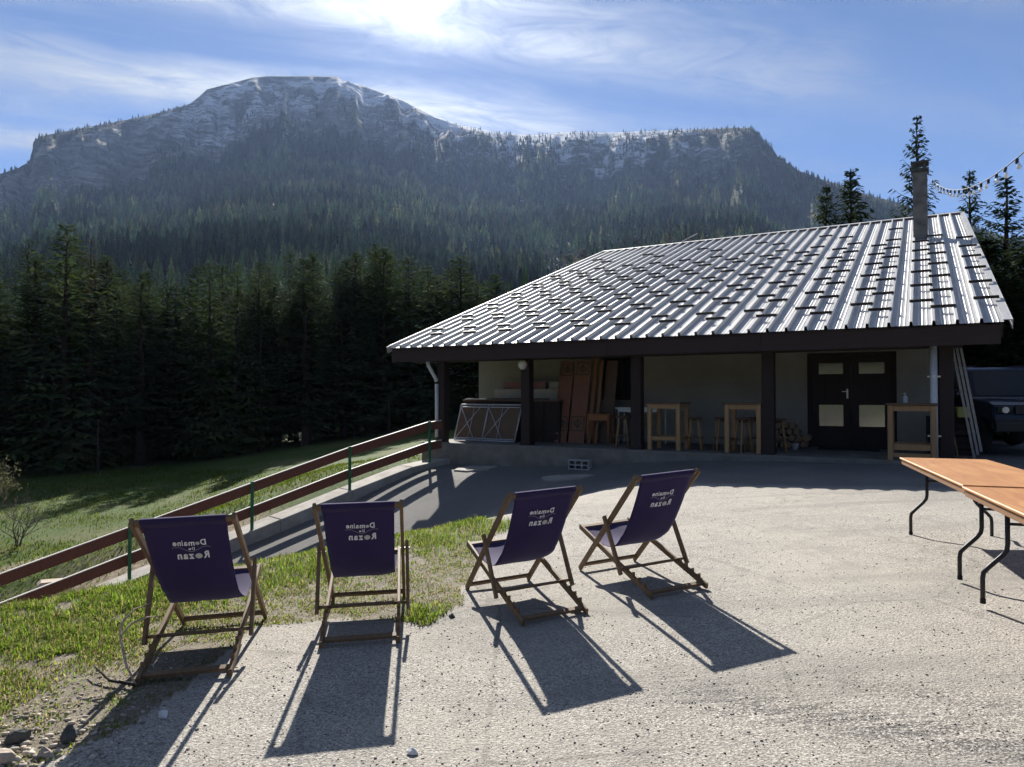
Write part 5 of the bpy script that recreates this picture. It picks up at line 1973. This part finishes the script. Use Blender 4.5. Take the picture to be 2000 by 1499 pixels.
# ================================================================== folding tables
def folding_table(loc, rz, label):
    e = empty("folding_table", loc, rz, label, "table", "long folding tables")
    Wd, Ln, H = 0.78, 2.44, 0.74
    MB().box((Wd / 2, -Ln / 2, H - 0.010), (Wd, Ln, 0.020)).build("tabletop", M['ply'], e, bevel=0.005)
    ap = MB()
    for c, s in (((0.03, -Ln / 2, H - 0.044), (0.028, Ln - 0.03, 0.048)), ((Wd - 0.03, -Ln / 2, H - 0.044), (0.028, Ln - 0.03, 0.048)),
                 ((Wd / 2, -0.03, H - 0.044), (Wd - 0.10, 0.028, 0.048)), ((Wd / 2, -Ln + 0.03, H - 0.044), (Wd - 0.10, 0.028, 0.048))):
        ap.box(c, s)
    ap.build("edge_rail", M['ply_edge'], e, bevel=0.003)
    for yy, sg in ((-0.30, 1), (-Ln + 0.30, -1)):
        fr = None
        for s in (-1, 1):
            xt, xb = Wd / 2 + s * 0.20, Wd / 2 + s * 0.345
            pts = [(xt, yy, H - 0.03), (xt, yy, 0.40), (xt + s * 0.006, yy, 0.36), (xt + s * 0.03, yy, 0.325), (xb - s * 0.03, yy, 0.235), (xb - s * 0.006, yy, 0.205), (xb, yy, 0.165), (xb, yy, 0.0)]
            MB().tube(pts, 0.0155, 10).build("leg", M['black_metal'], e, True)
            MB().tube([(xb, yy, 0.0), (xb, yy, 0.03)], 0.018, 10).build("foot_cap", M['rubber'], e)
        MB().tube([(Wd / 2 - 0.20, yy, 0.535), (Wd / 2 + 0.20, yy, 0.535)], 0.010, 8).build("leg_bar", M['black_metal'], e, True)
        MB().tube([(Wd / 2 - 0.20, yy, H - 0.035), (Wd / 2 + 0.20, yy, H - 0.035)], 0.012, 8).build("leg_bar", M['black_metal'], e, True)
        MB().tube([(Wd / 2, yy, 0.535), (Wd / 2, yy - sg * 0.28, H - 0.03)], 0.007, 8).build("fold_brace", M['alu'], e, True)
    return e


tz = float(ground_z(3.9, 6.2))
folding_table((4.02, 7.38, tz), R(-19.3), "brown plywood folding table on black bent legs, its far end towards the porch")
d_ = Vector((-math.sin(R(19.3)), -math.cos(R(19.3)), 0))
folding_table((4.02 + d_.x * 2.465 - 0.012, 7.38 + d_.y * 2.465, tz - 0.006), R(-19.3), "nearer plywood folding table set end to end, cut by the photo's right edge")

# ================================================================== string of lights
sp = empty("light_pole", (5.05, 5.9, float(ground_z(5.05, 5.9))), 0, "wooden pole holding the end of the bulb string", "pole")
MB().tube([(0, 0, -0.4), (0, 0, 4.25)], [0.05, 0.035], 10).build("pole", M['old_wood'], sp, True)
MB().tube([(0, -0.05, 4.05), (0, 0.12, 4.05)], 0.015, 6).build("hook", M['black_metal'], sp, True)
sg_ = empty("string_lights", (0, 0, 0), 0, "string of clear bulbs hanging from the chimney towards the right edge", "string lights")
cp = []
N = 60
for i in range(N + 1):
    D = 21.2 - (21.2 - 5.98) * i / N
    z = 0.0104 * (D - 9) * (D - 15) + 4.68 + 0.2167 * (D - 9)
    cp.append(Vector((6.49 + (D - 9) * 0.5005, D, z)))
MB().tube(cp, 0.009, 6).build("cable", M['black_metal'], sg_, True)
sock = MB().lathe([(0.020, 0), (0.024, 0.02), (0.024, 0.075), (0.012, 0.09)], 10, (0, 0, -0.09)).mesh("socket")
sock.materials.append(M['black_metal'])
blb = MB().lathe([(0.012, 0), (0.02, -0.015), (0.034, -0.05), (0.036, -0.07), (0.028, -0.092), (0.01, -0.105)], 12, (0, 0, -0.085)).mesh("bulb")
blb.materials.append(M['bulb'])
blb.polygons.foreach_set("use_smooth", [True] * len(blb.polygons))
L_ = sum((cp[i + 1] - cp[i]).length for i in range(N))
nb_ = 21
for k in range(nb_):
    t_ = (k + 0.5) / nb_
    i = int(t_ * N)
    p = cp[i].lerp(cp[min(i + 1, N)], t_ * N - i)
    for nm, m_ in (("socket", sock), ("bulb", blb)):
        o = bpy.data.objects.new(nm, m_)
        COL.objects.link(o)
        o.parent = sg_
        o.location = p
        o.scale = (0.85, 0.85, 0.85)
        o.rotation_euler = (random.uniform(-0.25, 0.25), random.uniform(-0.25, 0.25), 0)

# ================================================================== trees near the chalet
TREES_R = [
    (29.4, 36, 14.0, 6, 0.80, "tallest spruce behind the chimney, its spire clear of the roof"),
    (25.7, 44, 14.6, 7, 1.25, "bushy spruce standing left of the chimney behind the ridge"),
    (24.1, 45, 13.9, 7, 1.05, "narrower spruce pressed against the left of the bushy one"),
    (32.85, 38, 12.0, 8, 0.85, "slender spruce between the chimney and the frame edge"),
    (34.9, 35, 10.6, 8, 1.0, "spruce with wide tiers beside the bulb string at the right"),
    (36.8, 30, 8.6, 7, 0.95, "dense low spruce at the right frame edge above the car"),
    (33.9, 28, 6.8, 7, 0.8, "dark spruce directly behind the parked car"),
    (36.2, 25, 5.6, 7, 0.8, "small dark spruce right behind the car's roof"),
    (33.9, 42, 9.4, 7, 1.0, "dark spruce filling the gap under the bulb string"),
    (31.1, 46, 9.6, 7, 0.9, "low spruce seen between chimney and roof edge"),
    (38.4, 27, 7.8, 6, 0.8, "spruce cut by the right frame edge"),
    (32.4, 33, 6.6, 7, 0.9, "spruce hidden low behind the right verge of the roof"),
    (28.2, 48, 9.8, 7, 0.9, "short spruce just left of the chimney foot"),
    (27.2, 60, 10.6, 7, 1.0, "short spruce between the bushy one and the chimney"),
]
for a_, r_, topz, k_, ws, lab in TREES_R:
    x, y = r_ * math.sin(R(a_)), r_ * math.cos(R(a_))
    gz = float(ground_z(x, y))
    place_tree(k_, x, y, (topz - gz) / SPR[k_][2], ws, a_, lab, "trees right of the chalet")


# bare broadleaf trees and rounded bushes
def bare_tree(name, loc, h, seed, mat, spread=0.55, label="", cat="tree", levels=5, r0=None, group=None, stems=1, leaf=None):
    g = random.Random(seed)
    mbt, mbt2 = MB(), MB()
    leaves = []

    def grow(p, d, L, r, lv):
        n = 3
        pts, rs = [p], [r]
        for i in range(n):
            d = (d + Vector((g.uniform(-1, 1), g.uniform(-1, 1), g.uniform(-0.4, 0.8))) * 0.16).normalized()
            p = p + d * L / n
            pts.append(p)
            rs.append(r * (1 - 0.35 * (i + 1) / n))
        (mbt if lv >= levels - 1 else mbt2).tube(pts, rs, 6 if lv >= levels - 1 else 3, cap=False)
        if lv <= 1:
            leaves.append((p, d))
        if lv == 0:
            return
        for k in range(g.choice([2, 3, 3])):
            ax = Vector((g.uniform(-1, 1), g.uniform(-1, 1), g.uniform(-0.2, 0.5)))
            nd = (d + ax * spread * 1.3).normalized()
            grow(pts[g.choice([2, 3])], nd, L * g.uniform(0.6, 0.82), r * 0.58, lv - 1)
    e = empty(name, loc, 0, label, cat, group)
    for s in range(stems):
        dd = Vector((g.uniform(-1, 1) * 0.5 * (stems > 1), g.uniform(-1, 1) * 0.5 * (stems > 1), 1)).normalized()
        grow(Vector((0, 0, -0.2)), dd, h * 0.30, r0 or h * 0.018, levels)
    mbt.build("trunk" if stems == 1 else "stems", mat, e, True)
    mbt2.build("crown" if leaf is None else "twigs", mat, e)
    if leaf is not None:
        rng = np.random.default_rng(seed)
        V_, T_, C_ = [], [], []
        size, col, per = leaf
        for p, d in leaves:
            for k in range(per):
                q = np.array(p) + rng.normal(0, 1, 3) * size * 2.2
                a = rng.normal(0, 1, 3)
                a /= np.linalg.norm(a)
                b = np.cross(a, rng.normal(0, 1, 3))
                b /= np.linalg.norm(b) + 1e-9
                s_ = size * rng.uniform(0.6, 1.2)
                n0 = len(V_)
                V_ += [q - a * s_, q + b * s_ * 0.45, q + a * s_, q - b * s_ * 0.45]
                T_ += [(n0, n0 + 1, n0 + 2), (n0, n0 + 2, n0 + 3)]
                k_ = np.array(col) * rng.uniform(0.6, 1.4)
                C_ += [k_] * 4
        link_mesh("crown", tri_mesh("crown", np.array(V_), np.array(T_), np.array(C_)), M['leaf'], e)
    return e


for a_, r_, h_, sd, lab in ((15.6, 62, 18.6, 3, "bare pinkish broadleaf tree rising behind the middle of the ridge"), (17.6, 66, 19.0, 8, "bare pale broadleaf tree beside the loose ridge strip"),
                            (6.6, 60, 16.5, 5, "bare pale tree behind the left end of the ridge"), (5.4, 72, 18, 12, "bare grey tree at the clearing left of the roof")):
    x, y = r_ * math.sin(R(a_)), r_ * math.cos(R(a_))
    bare_tree("bare_tree", (x, y, float(ground_z(x, y))), h_, sd, M['grey_bark'], 0.55, lab, "tree", 6, group="bare trees behind the chalet")
for a_, r_, h_, sd, lab in ((3.95, 470, 21, 21, "large rounded broadleaf tree standing on the clearing"), (2.7, 560, 18, 22, "smaller rounded tree upslope on the clearing"), (5.5, 540, 17, 23, "rounded grey bush at the right of the clearing")):
    x, y = r_ * math.sin(R(a_)), r_ * math.cos(R(a_))
    bare_tree("round_tree", (x, y, float(mount_z(np.array(R(a_)), np.array(float(r_))))), h_, sd, M['grey_bark'], 0.8, lab, "tree", 4, leaf=(0.6, (0.085, 0.082, 0.05), 16))

# leafy bush and bare shrub at the left edge of the meadow
bx, by = -15.0, 19.8
bare_tree("leafy_bush", (bx, by, float(ground_z(bx, by))), 3.4, 41, M['grey_bark'], 0.75, "pale green bush cut by the left frame edge", "bush", 4, stems=5, r0=0.035, leaf=(0.045, (0.12, 0.118, 0.062), 9))
bx, by = -13.3, 19.2
bare_tree("bare_shrub", (bx, by, float(ground_z(bx, by))), 2.2, 44, M['grey_bark'], 0.8, "leafless twiggy shrub beside the pale green bush", "shrub", 4, stems=6, r0=0.018)

# stakes standing on the meadow
for a_, r_, h_, lab in ((-30.2, 42, 2.7, "pale slender stake on the shaded meadow by the forest, leftmost"), (-15.7, 46, 2.7, "pale stake at the forest edge in the middle of the meadow"), (-9.8, 44, 2.5, "pale stake near the left corner of the chalet roof")):
    x, y = r_ * math.sin(R(a_)), r_ * math.cos(R(a_))
    e = empty("stake", (x, y, float(ground_z(x, y))), 0, lab, "stake", "stakes on the meadow")
    MB().tube([(0, 0, -0.3), (0, 0, h_)], 0.045, 6).build("shaft", M['bark'], e, True)
    MB().lathe([(0.09, 0), (0.10, 0.05), (0.05, 0.12)], 8, (0, 0, h_ - 0.02)).build("cap", M['bark'], e)


# ================================================================== stones, sticks, gravel
def rock(name, loc, size, seed, mat, label, cat="stone", group=None, flat=0.7, cuts=2):
    bm = bmesh.new()
    bmesh.ops.create_icosphere(bm, subdivisions=cuts, radius=1.0)
    g = random.Random(seed)
    for v in bm.verts:
        v.co *= g.uniform(0.82, 1.12)
        v.co.x *= size[0]
        v.co.y *= size[1]
        v.co.z *= size[2]
    for k in range(5):
        n_ = Vector((g.uniform(-1, 1), g.uniform(-1, 1), g.uniform(-0.2, 1))).normalized()
        for v in bm.verts:
            dd = v.co.dot(n_) - 0.72 * min(size)
            if dd > 0:
                v.co -= n_ * dd * 0.85
    me_ = bpy.data.meshes.new(name)
    bm.to_mesh(me_)
    bm.free()
    o = link_mesh(name, me_, mat)
    o.location = loc
    o.rotation_euler = (0, 0, g.uniform(0, 6.28))
    return tag(o, label, cat, group)


def on_ground(x, y, dz=0.0):
    return (x, y, float(ground_z(x, y)) + dz)


fx, fy = FQ0[0] + FD[0] * 7.9 - FN[0] * 1.1, FQ0[1] + FD[1] * 7.9 - FN[1] * 1.1
o = MB().box((0, 0, 0.26), (0.62, 0.45, 0.52), taper=0.86).build("stone_block", M['stone'], None, bevel=0.05)
o.location = on_ground(fx, fy, 0.02)
o.rotation_euler = (0, 0.05, 0.6)
tag(o, "squared tan stone block behind the fence's lower rail", "stone")
rock("white_pebble", on_ground(-0.445, 3.22, 0.012), (0.030, 0.022, 0.017), 3, M['white_stone'], "small white stone alone on the gravel near the bottom edge")
rock("dark_stone", on_ground(-2.38, 3.42, 0.03), (0.075, 0.042, 0.036), 5, M['dark_stone'], "dark angular stone among rubble at the bottom left", group="stones at the bottom left")
rock("dark_stone", on_ground(-2.12, 3.42, 0.03), (0.038, 0.036, 0.046), 6, M['dark_stone'], "dark upright stone with a pale side right of the bigger dark one", group="stones at the bottom left")
rock("tan_stone", on_ground(-2.30, 3.22, 0.03), (0.11, 0.07, 0.05), 7, M['stone'], "large tan stone in the bottom left corner", group="stones at the bottom left")
rock("tan_stone", on_ground(-2.14, 3.28, 0.02), (0.11, 0.04, 0.025), 8, M['stone'], "long pale stone slab beside the dark upright stone", group="stones at the bottom left")
rock("round_stone", on_ground(-1.78, 3.66, 0.015), (0.035, 0.03, 0.022), 9, M['white_stone'], "pale round stone inside the leftmost chair's shadow")
rock("dark_pebble", on_ground(-0.44, 5.22, 0.012), (0.035, 0.025, 0.02), 12, M['dark_stone'], "dark pebble at the grass tip between the middle chairs")

# dry curved stick beside the first chair
e = empty("dry_stick", on_ground(-2.42, 4.25), 0, "dry curved pale stick standing up beside the leftmost chair", "stick")
MB().tube([(0.30, -0.22, 0.03), (0.20, -0.14, 0.12), (0.10, -0.02, 0.23), (0.06, 0.08, 0.29), (0.09, 0.16, 0.34), (0.16, 0.22, 0.36)], [0.006, 0.007, 0.007, 0.006, 0.005, 0.003], 7).build("main_stem", M['dry_stick'], e, True)
MB().tube([(0.10, -0.02, 0.23), (0.13, 0.05, 0.29), (0.20, 0.10, 0.31), (0.27, 0.12, 0.31)], [0.006, 0.006, 0.005, 0.003], 6).build("side_twig", M['dry_stick'], e, True)
MB().tube([(0.30, -0.22, 0.03), (0.12, -0.16, 0.03), (0.0, -0.06, 0.05), (-0.08, 0.02, 0.05)], [0.009, 0.008, 0.006, 0.004], 6).build("root_twig", M['bark'], e, True)


def ico():
    bm = bmesh.new()
    bmesh.ops.create_icosphere(bm, subdivisions=1, radius=1.0)
    v = np.array([tuple(p.co) for p in bm.verts])
    f = np.array([tuple(q.index for q in fc.verts) for fc in bm.faces])
    bm.free()
    return v, f


IV, IF = ico()


def pebbles(name, xy, size, cols, label, squash=0.6):
    n = len(xy)
    z = ground_z(xy[:, 0], xy[:, 1])
    jit = RNG.uniform(0.72, 1.15, (n, len(IV), 1))
    sc = size[:, None, None] * np.stack([RNG.uniform(0.7, 1.3, n), RNG.uniform(0.6, 1.1, n), np.full(n, squash) * RNG.uniform(0.7, 1.3, n)], -1)[:, None, :]
    P = IV[None] * jit * sc
    an = RNG.uniform(0, 6.28, n)
    c, s = np.cos(an)[:, None], np.sin(an)[:, None]
    X = P[..., 0] * c - P[..., 1] * s + xy[:, 0:1]
    Y = P[..., 0] * s + P[..., 1] * c + xy[:, 1:2]
    Z = P[..., 2] + z[:, None] + size[:, None] * 0.2
    V_ = np.stack([X, Y, Z], -1).reshape(-1, 3)
    T_ = (IF[None] + (np.arange(n) * len(IV))[:, None, None]).reshape(-1, 3)
    C_ = np.repeat(cols, len(IV), axis=0)
    o = link_mesh(name, tri_mesh(name, V_, T_, C_), M['pebble'])
    return tag(o, label, "gravel", kind="stuff")


tp = NT('pebbles')
tp.p(color=tp.attr("tint", "Color"), rough=0.9, spec=0.25)
M['pebble'] = tp.m


def sample_box(n, x0, x1, y0, y1):
    return np.stack([RNG.uniform(x0, x1, n), RNG.uniform(y0, y1, n)], -1)


def near_sample(n, r0, r1, a0, a1):
    r = r0 * (r1 / r0) ** RNG.random(n)
    a = RNG.uniform(R(a0), R(a1), n)
    return np.stack([r * np.sin(a), r * np.cos(a)], -1)


# loose grit over the yard
xy = near_sample(17000, 2.4, 11, -42, 42)
pp, qq_ = pq(xy[:, 0], xy[:, 1])
xy = xy[pp > 7.6]
n = len(xy)
sz = 0.0022 + 0.006 * RNG.random(n) ** 3
cols = np.array([0.30, 0.275, 0.24]) * RNG.uniform(0.35, 1.55, (n, 1))
pebbles("gravel", xy, sz, cols, "loose fine gravel strewn over the yard")
# rubble on the left verge
xy = np.concatenate([near_sample(6000, 2.5, 5.0, -46, -20), sample_box(2000, -3.2, -0.2, 3.0, 7.5)])
wgt = grass_w(xy[:, 0] + 0.15, xy[:, 1] + 0.15) * 0.55 + np.exp(-(np.hypot(xy[:, 0] + 2.35, xy[:, 1] - 3.2) / 0.55) ** 2)
xy = xy[RNG.random(len(xy)) < wgt]
n = len(xy)
nearc = np.exp(-(np.hypot(xy[:, 0] + 2.35, xy[:, 1] - 3.15) / 0.7) ** 2)
sz = 0.0035 + (0.006 + 0.020 * nearc) * RNG.random(n) ** 2.5
cols = np.array([0.40, 0.35, 0.285]) * RNG.uniform(0.5, 1.4, (n, 1))
pebbles("rubble", xy, sz, cols, "pale stony rubble on the verge at the left")


# ================================================================== grass
def blades(name, xy, ln, wd, cols, label, bend=0.5):
    n = len(xy)
    z = ground_z(xy[:, 0], xy[:, 1])
    az = RNG.uniform(0, 2 * math.pi, n)
    d = np.stack([np.cos(az), np.sin(az)], -1)
    s = np.stack([-d[:, 1], d[:, 0]], -1)
    lean = RNG.uniform(0.15, 1.0, n) * bend
    b = np.concatenate([xy, z[:, None] - 0.004], 1)
    V_ = np.zeros((n, 5, 3))
    hw = wd[:, None] * 0.5
    V_[:, 0] = b
    V_[:, 0, :2] += s * hw
    V_[:, 1] = b
    V_[:, 1, :2] -= s * hw
    m = b.copy()
    m[:, :2] += d * (ln * lean * 0.35)[:, None]
    m[:, 2] += ln * 0.62
    V_[:, 2] = m
    V_[:, 2, :2] -= s * hw * 0.8
    V_[:, 3] = m
    V_[:, 3, :2] += s * hw * 0.8
    t_ = b.copy()
    t_[:, :2] += d * (ln * lean)[:, None]
    t_[:, 2] += ln * (1 - 0.35 * lean)
    V_[:, 4] = t_
    base = np.array([[0, 1, 2], [0, 2, 3], [3, 2, 4]])
    T_ = (base[None] + (np.arange(n) * 5)[:, None, None]).reshape(-1, 3)
    C_ = np.repeat(cols, 5, axis=0)
    o = link_mesh(name, tri_mesh(name, V_.reshape(-1, 3), T_, C_), M['blade'])
    return tag(o, label, "grass", kind="stuff")


def lush(x, y):
    p, q = pq(x, y)
    edge = np.exp(-((p - 8.0) / 0.75) ** 2)
    left = sstep(-2.2, -3.4, x) * (0.55 + 0.45 * sstep(4.2, 5.2, y))
    far_tip = np.exp(-(np.hypot(x + 0.5, (y - 8.8) * 0.7) / 0.6) ** 2)
    tip = np.exp(-(np.hypot(x + 0.62, y - 5.25) / 0.25) ** 2)
    n_ = fbm(x * 2.1, y * 2.1, 3)
    return np.clip(np.maximum.reduce([edge * 0.9, left * 0.85, far_tip, tip]) * (0.45 + 1.1 * n_), 0, 1)


xy = np.concatenate([near_sample(250000, 2.6, 11.0, -50, 3), sample_box(60000, -7.5, -2.5, 3.6, 7.2)])
gw = grass_w(xy[:, 0], xy[:, 1])
pp, qq_ = pq(xy[:, 0], xy[:, 1])
bankw = ((pp > 5.4) & (pp < 8.4) & (qq_ > 4.6)).astype(float)
lu = lush(xy[:, 0], xy[:, 1])
tuft = fbm(xy[:, 0] * 7, xy[:, 1] * 7, 2)
near_bare = np.exp(-(np.hypot(xy[:, 0] + 1.7, xy[:, 1] - 3.3) / 0.9) ** 2)
prob = np.maximum(gw, bankw * 0.7) * np.clip(0.08 + 0.42 * (fbm(xy[:, 0] * 1.1 + 2, xy[:, 1] * 1.1 + 9, 2) > 0.42) + 1.25 * lu * np.clip((tuft - 0.26) * 3.4, 0.3, 1) + 1.6 * (tuft - 0.47) * (fbm(xy[:, 0] * 1.7 + 5, xy[:, 1] * 1.7, 2) > 0.42), 0, 1) * (1 - 0.8 * near_bare)
keep = RNG.random(len(xy)) < prob
xy, lu = xy[keep], lu[keep]
n = len(xy)
print("blades", n)
ln = (0.024 + 0.10 * lu * (0.35 + 0.9 * tuft[keep]) * RNG.random(n) ** 0.8) * RNG.uniform(0.7, 1.3, n)
wd = 0.004 + 0.0045 * RNG.random(n)
green = np.array([0.125, 0.245, 0.018])
yel = np.array([0.27, 0.28, 0.045])
straw = np.array([0.33, 0.27, 0.13])
mixv = RNG.random((n, 1)) ** 0.6
cols = green * mixv + yel * (1 - mixv)
st = RNG.random(n) < (0.46 - 0.38 * lu)
cols[st] = straw * RNG.uniform(0.7, 1.2, (st.sum(), 1))
cols *= RNG.uniform(0.7, 1.25, (n, 1))
blades("grass", xy, ln, wd, cols, "patchy spring grass on the verge around the left chairs", 1.15)

# coarse grass on the lit meadow strip and bank behind the fence
u0 = RNG.random(120000)
qv = RNG.uniform(-2, 22, 120000)
pv_ = -0.3 - 27 * u0 ** 1.6
xy = np.stack([FQ0[0] + FD[0] * qv + FN[0] * pv_, FQ0[1] + FD[1] * qv + FN[1] * pv_], -1)
dn_ = fbm(xy[:, 0] * 0.9, xy[:, 1] * 0.9, 3)
path = np.maximum(np.exp(-((pv_ + 1.5) / 1.2) ** 2), 0.6 * np.exp(-((pv_ + 5.2) / 0.8) ** 2) * (qv > 4))
keep = RNG.random(len(xy)) < np.clip((dn_ - 0.25) * 3, 0.1, 1) * (1 - 0.85 * path)
xy = xy[keep]
n = len(xy)
ln = RNG.uniform(0.03, 0.10, n) * (0.6 + fbm(xy[:, 0] * 2, xy[:, 1] * 2, 2))
wd = RNG.uniform(0.012, 0.028, n)
mixv = RNG.random((n, 1))
cols = (np.array([0.06, 0.115, 0.008]) * mixv + np.array([0.125, 0.135, 0.024]) * (1 - mixv)) * RNG.uniform(0.7, 1.2, (n, 1))
blades("meadow_grass", xy, ln, wd, cols, "short rough grass on the meadow behind the fence", 0.8)

# ================================================================== air
hz_ = MB().box((0, 850, 430), (4400, 3000, 980)).build("haze", None)
hm = bpy.data.materials.new("mountain_air")
hm.use_nodes = True
hn = hm.node_tree.nodes
hn.clear()
ho = hn.new("ShaderNodeOutputMaterial")
hv = hn.new("ShaderNodeVolumePrincipled")
hv.inputs["Color"].default_value = (0.42, 0.60, 1.0, 1)
hv.inputs["Density"].default_value = 0.000095
hv.inputs["Anisotropy"].default_value = 0.2
hm.node_tree.links.new(hv.outputs[0], ho.inputs["Volume"])
hz_.data.materials.append(hm)
tag(hz_, kind="stuff")
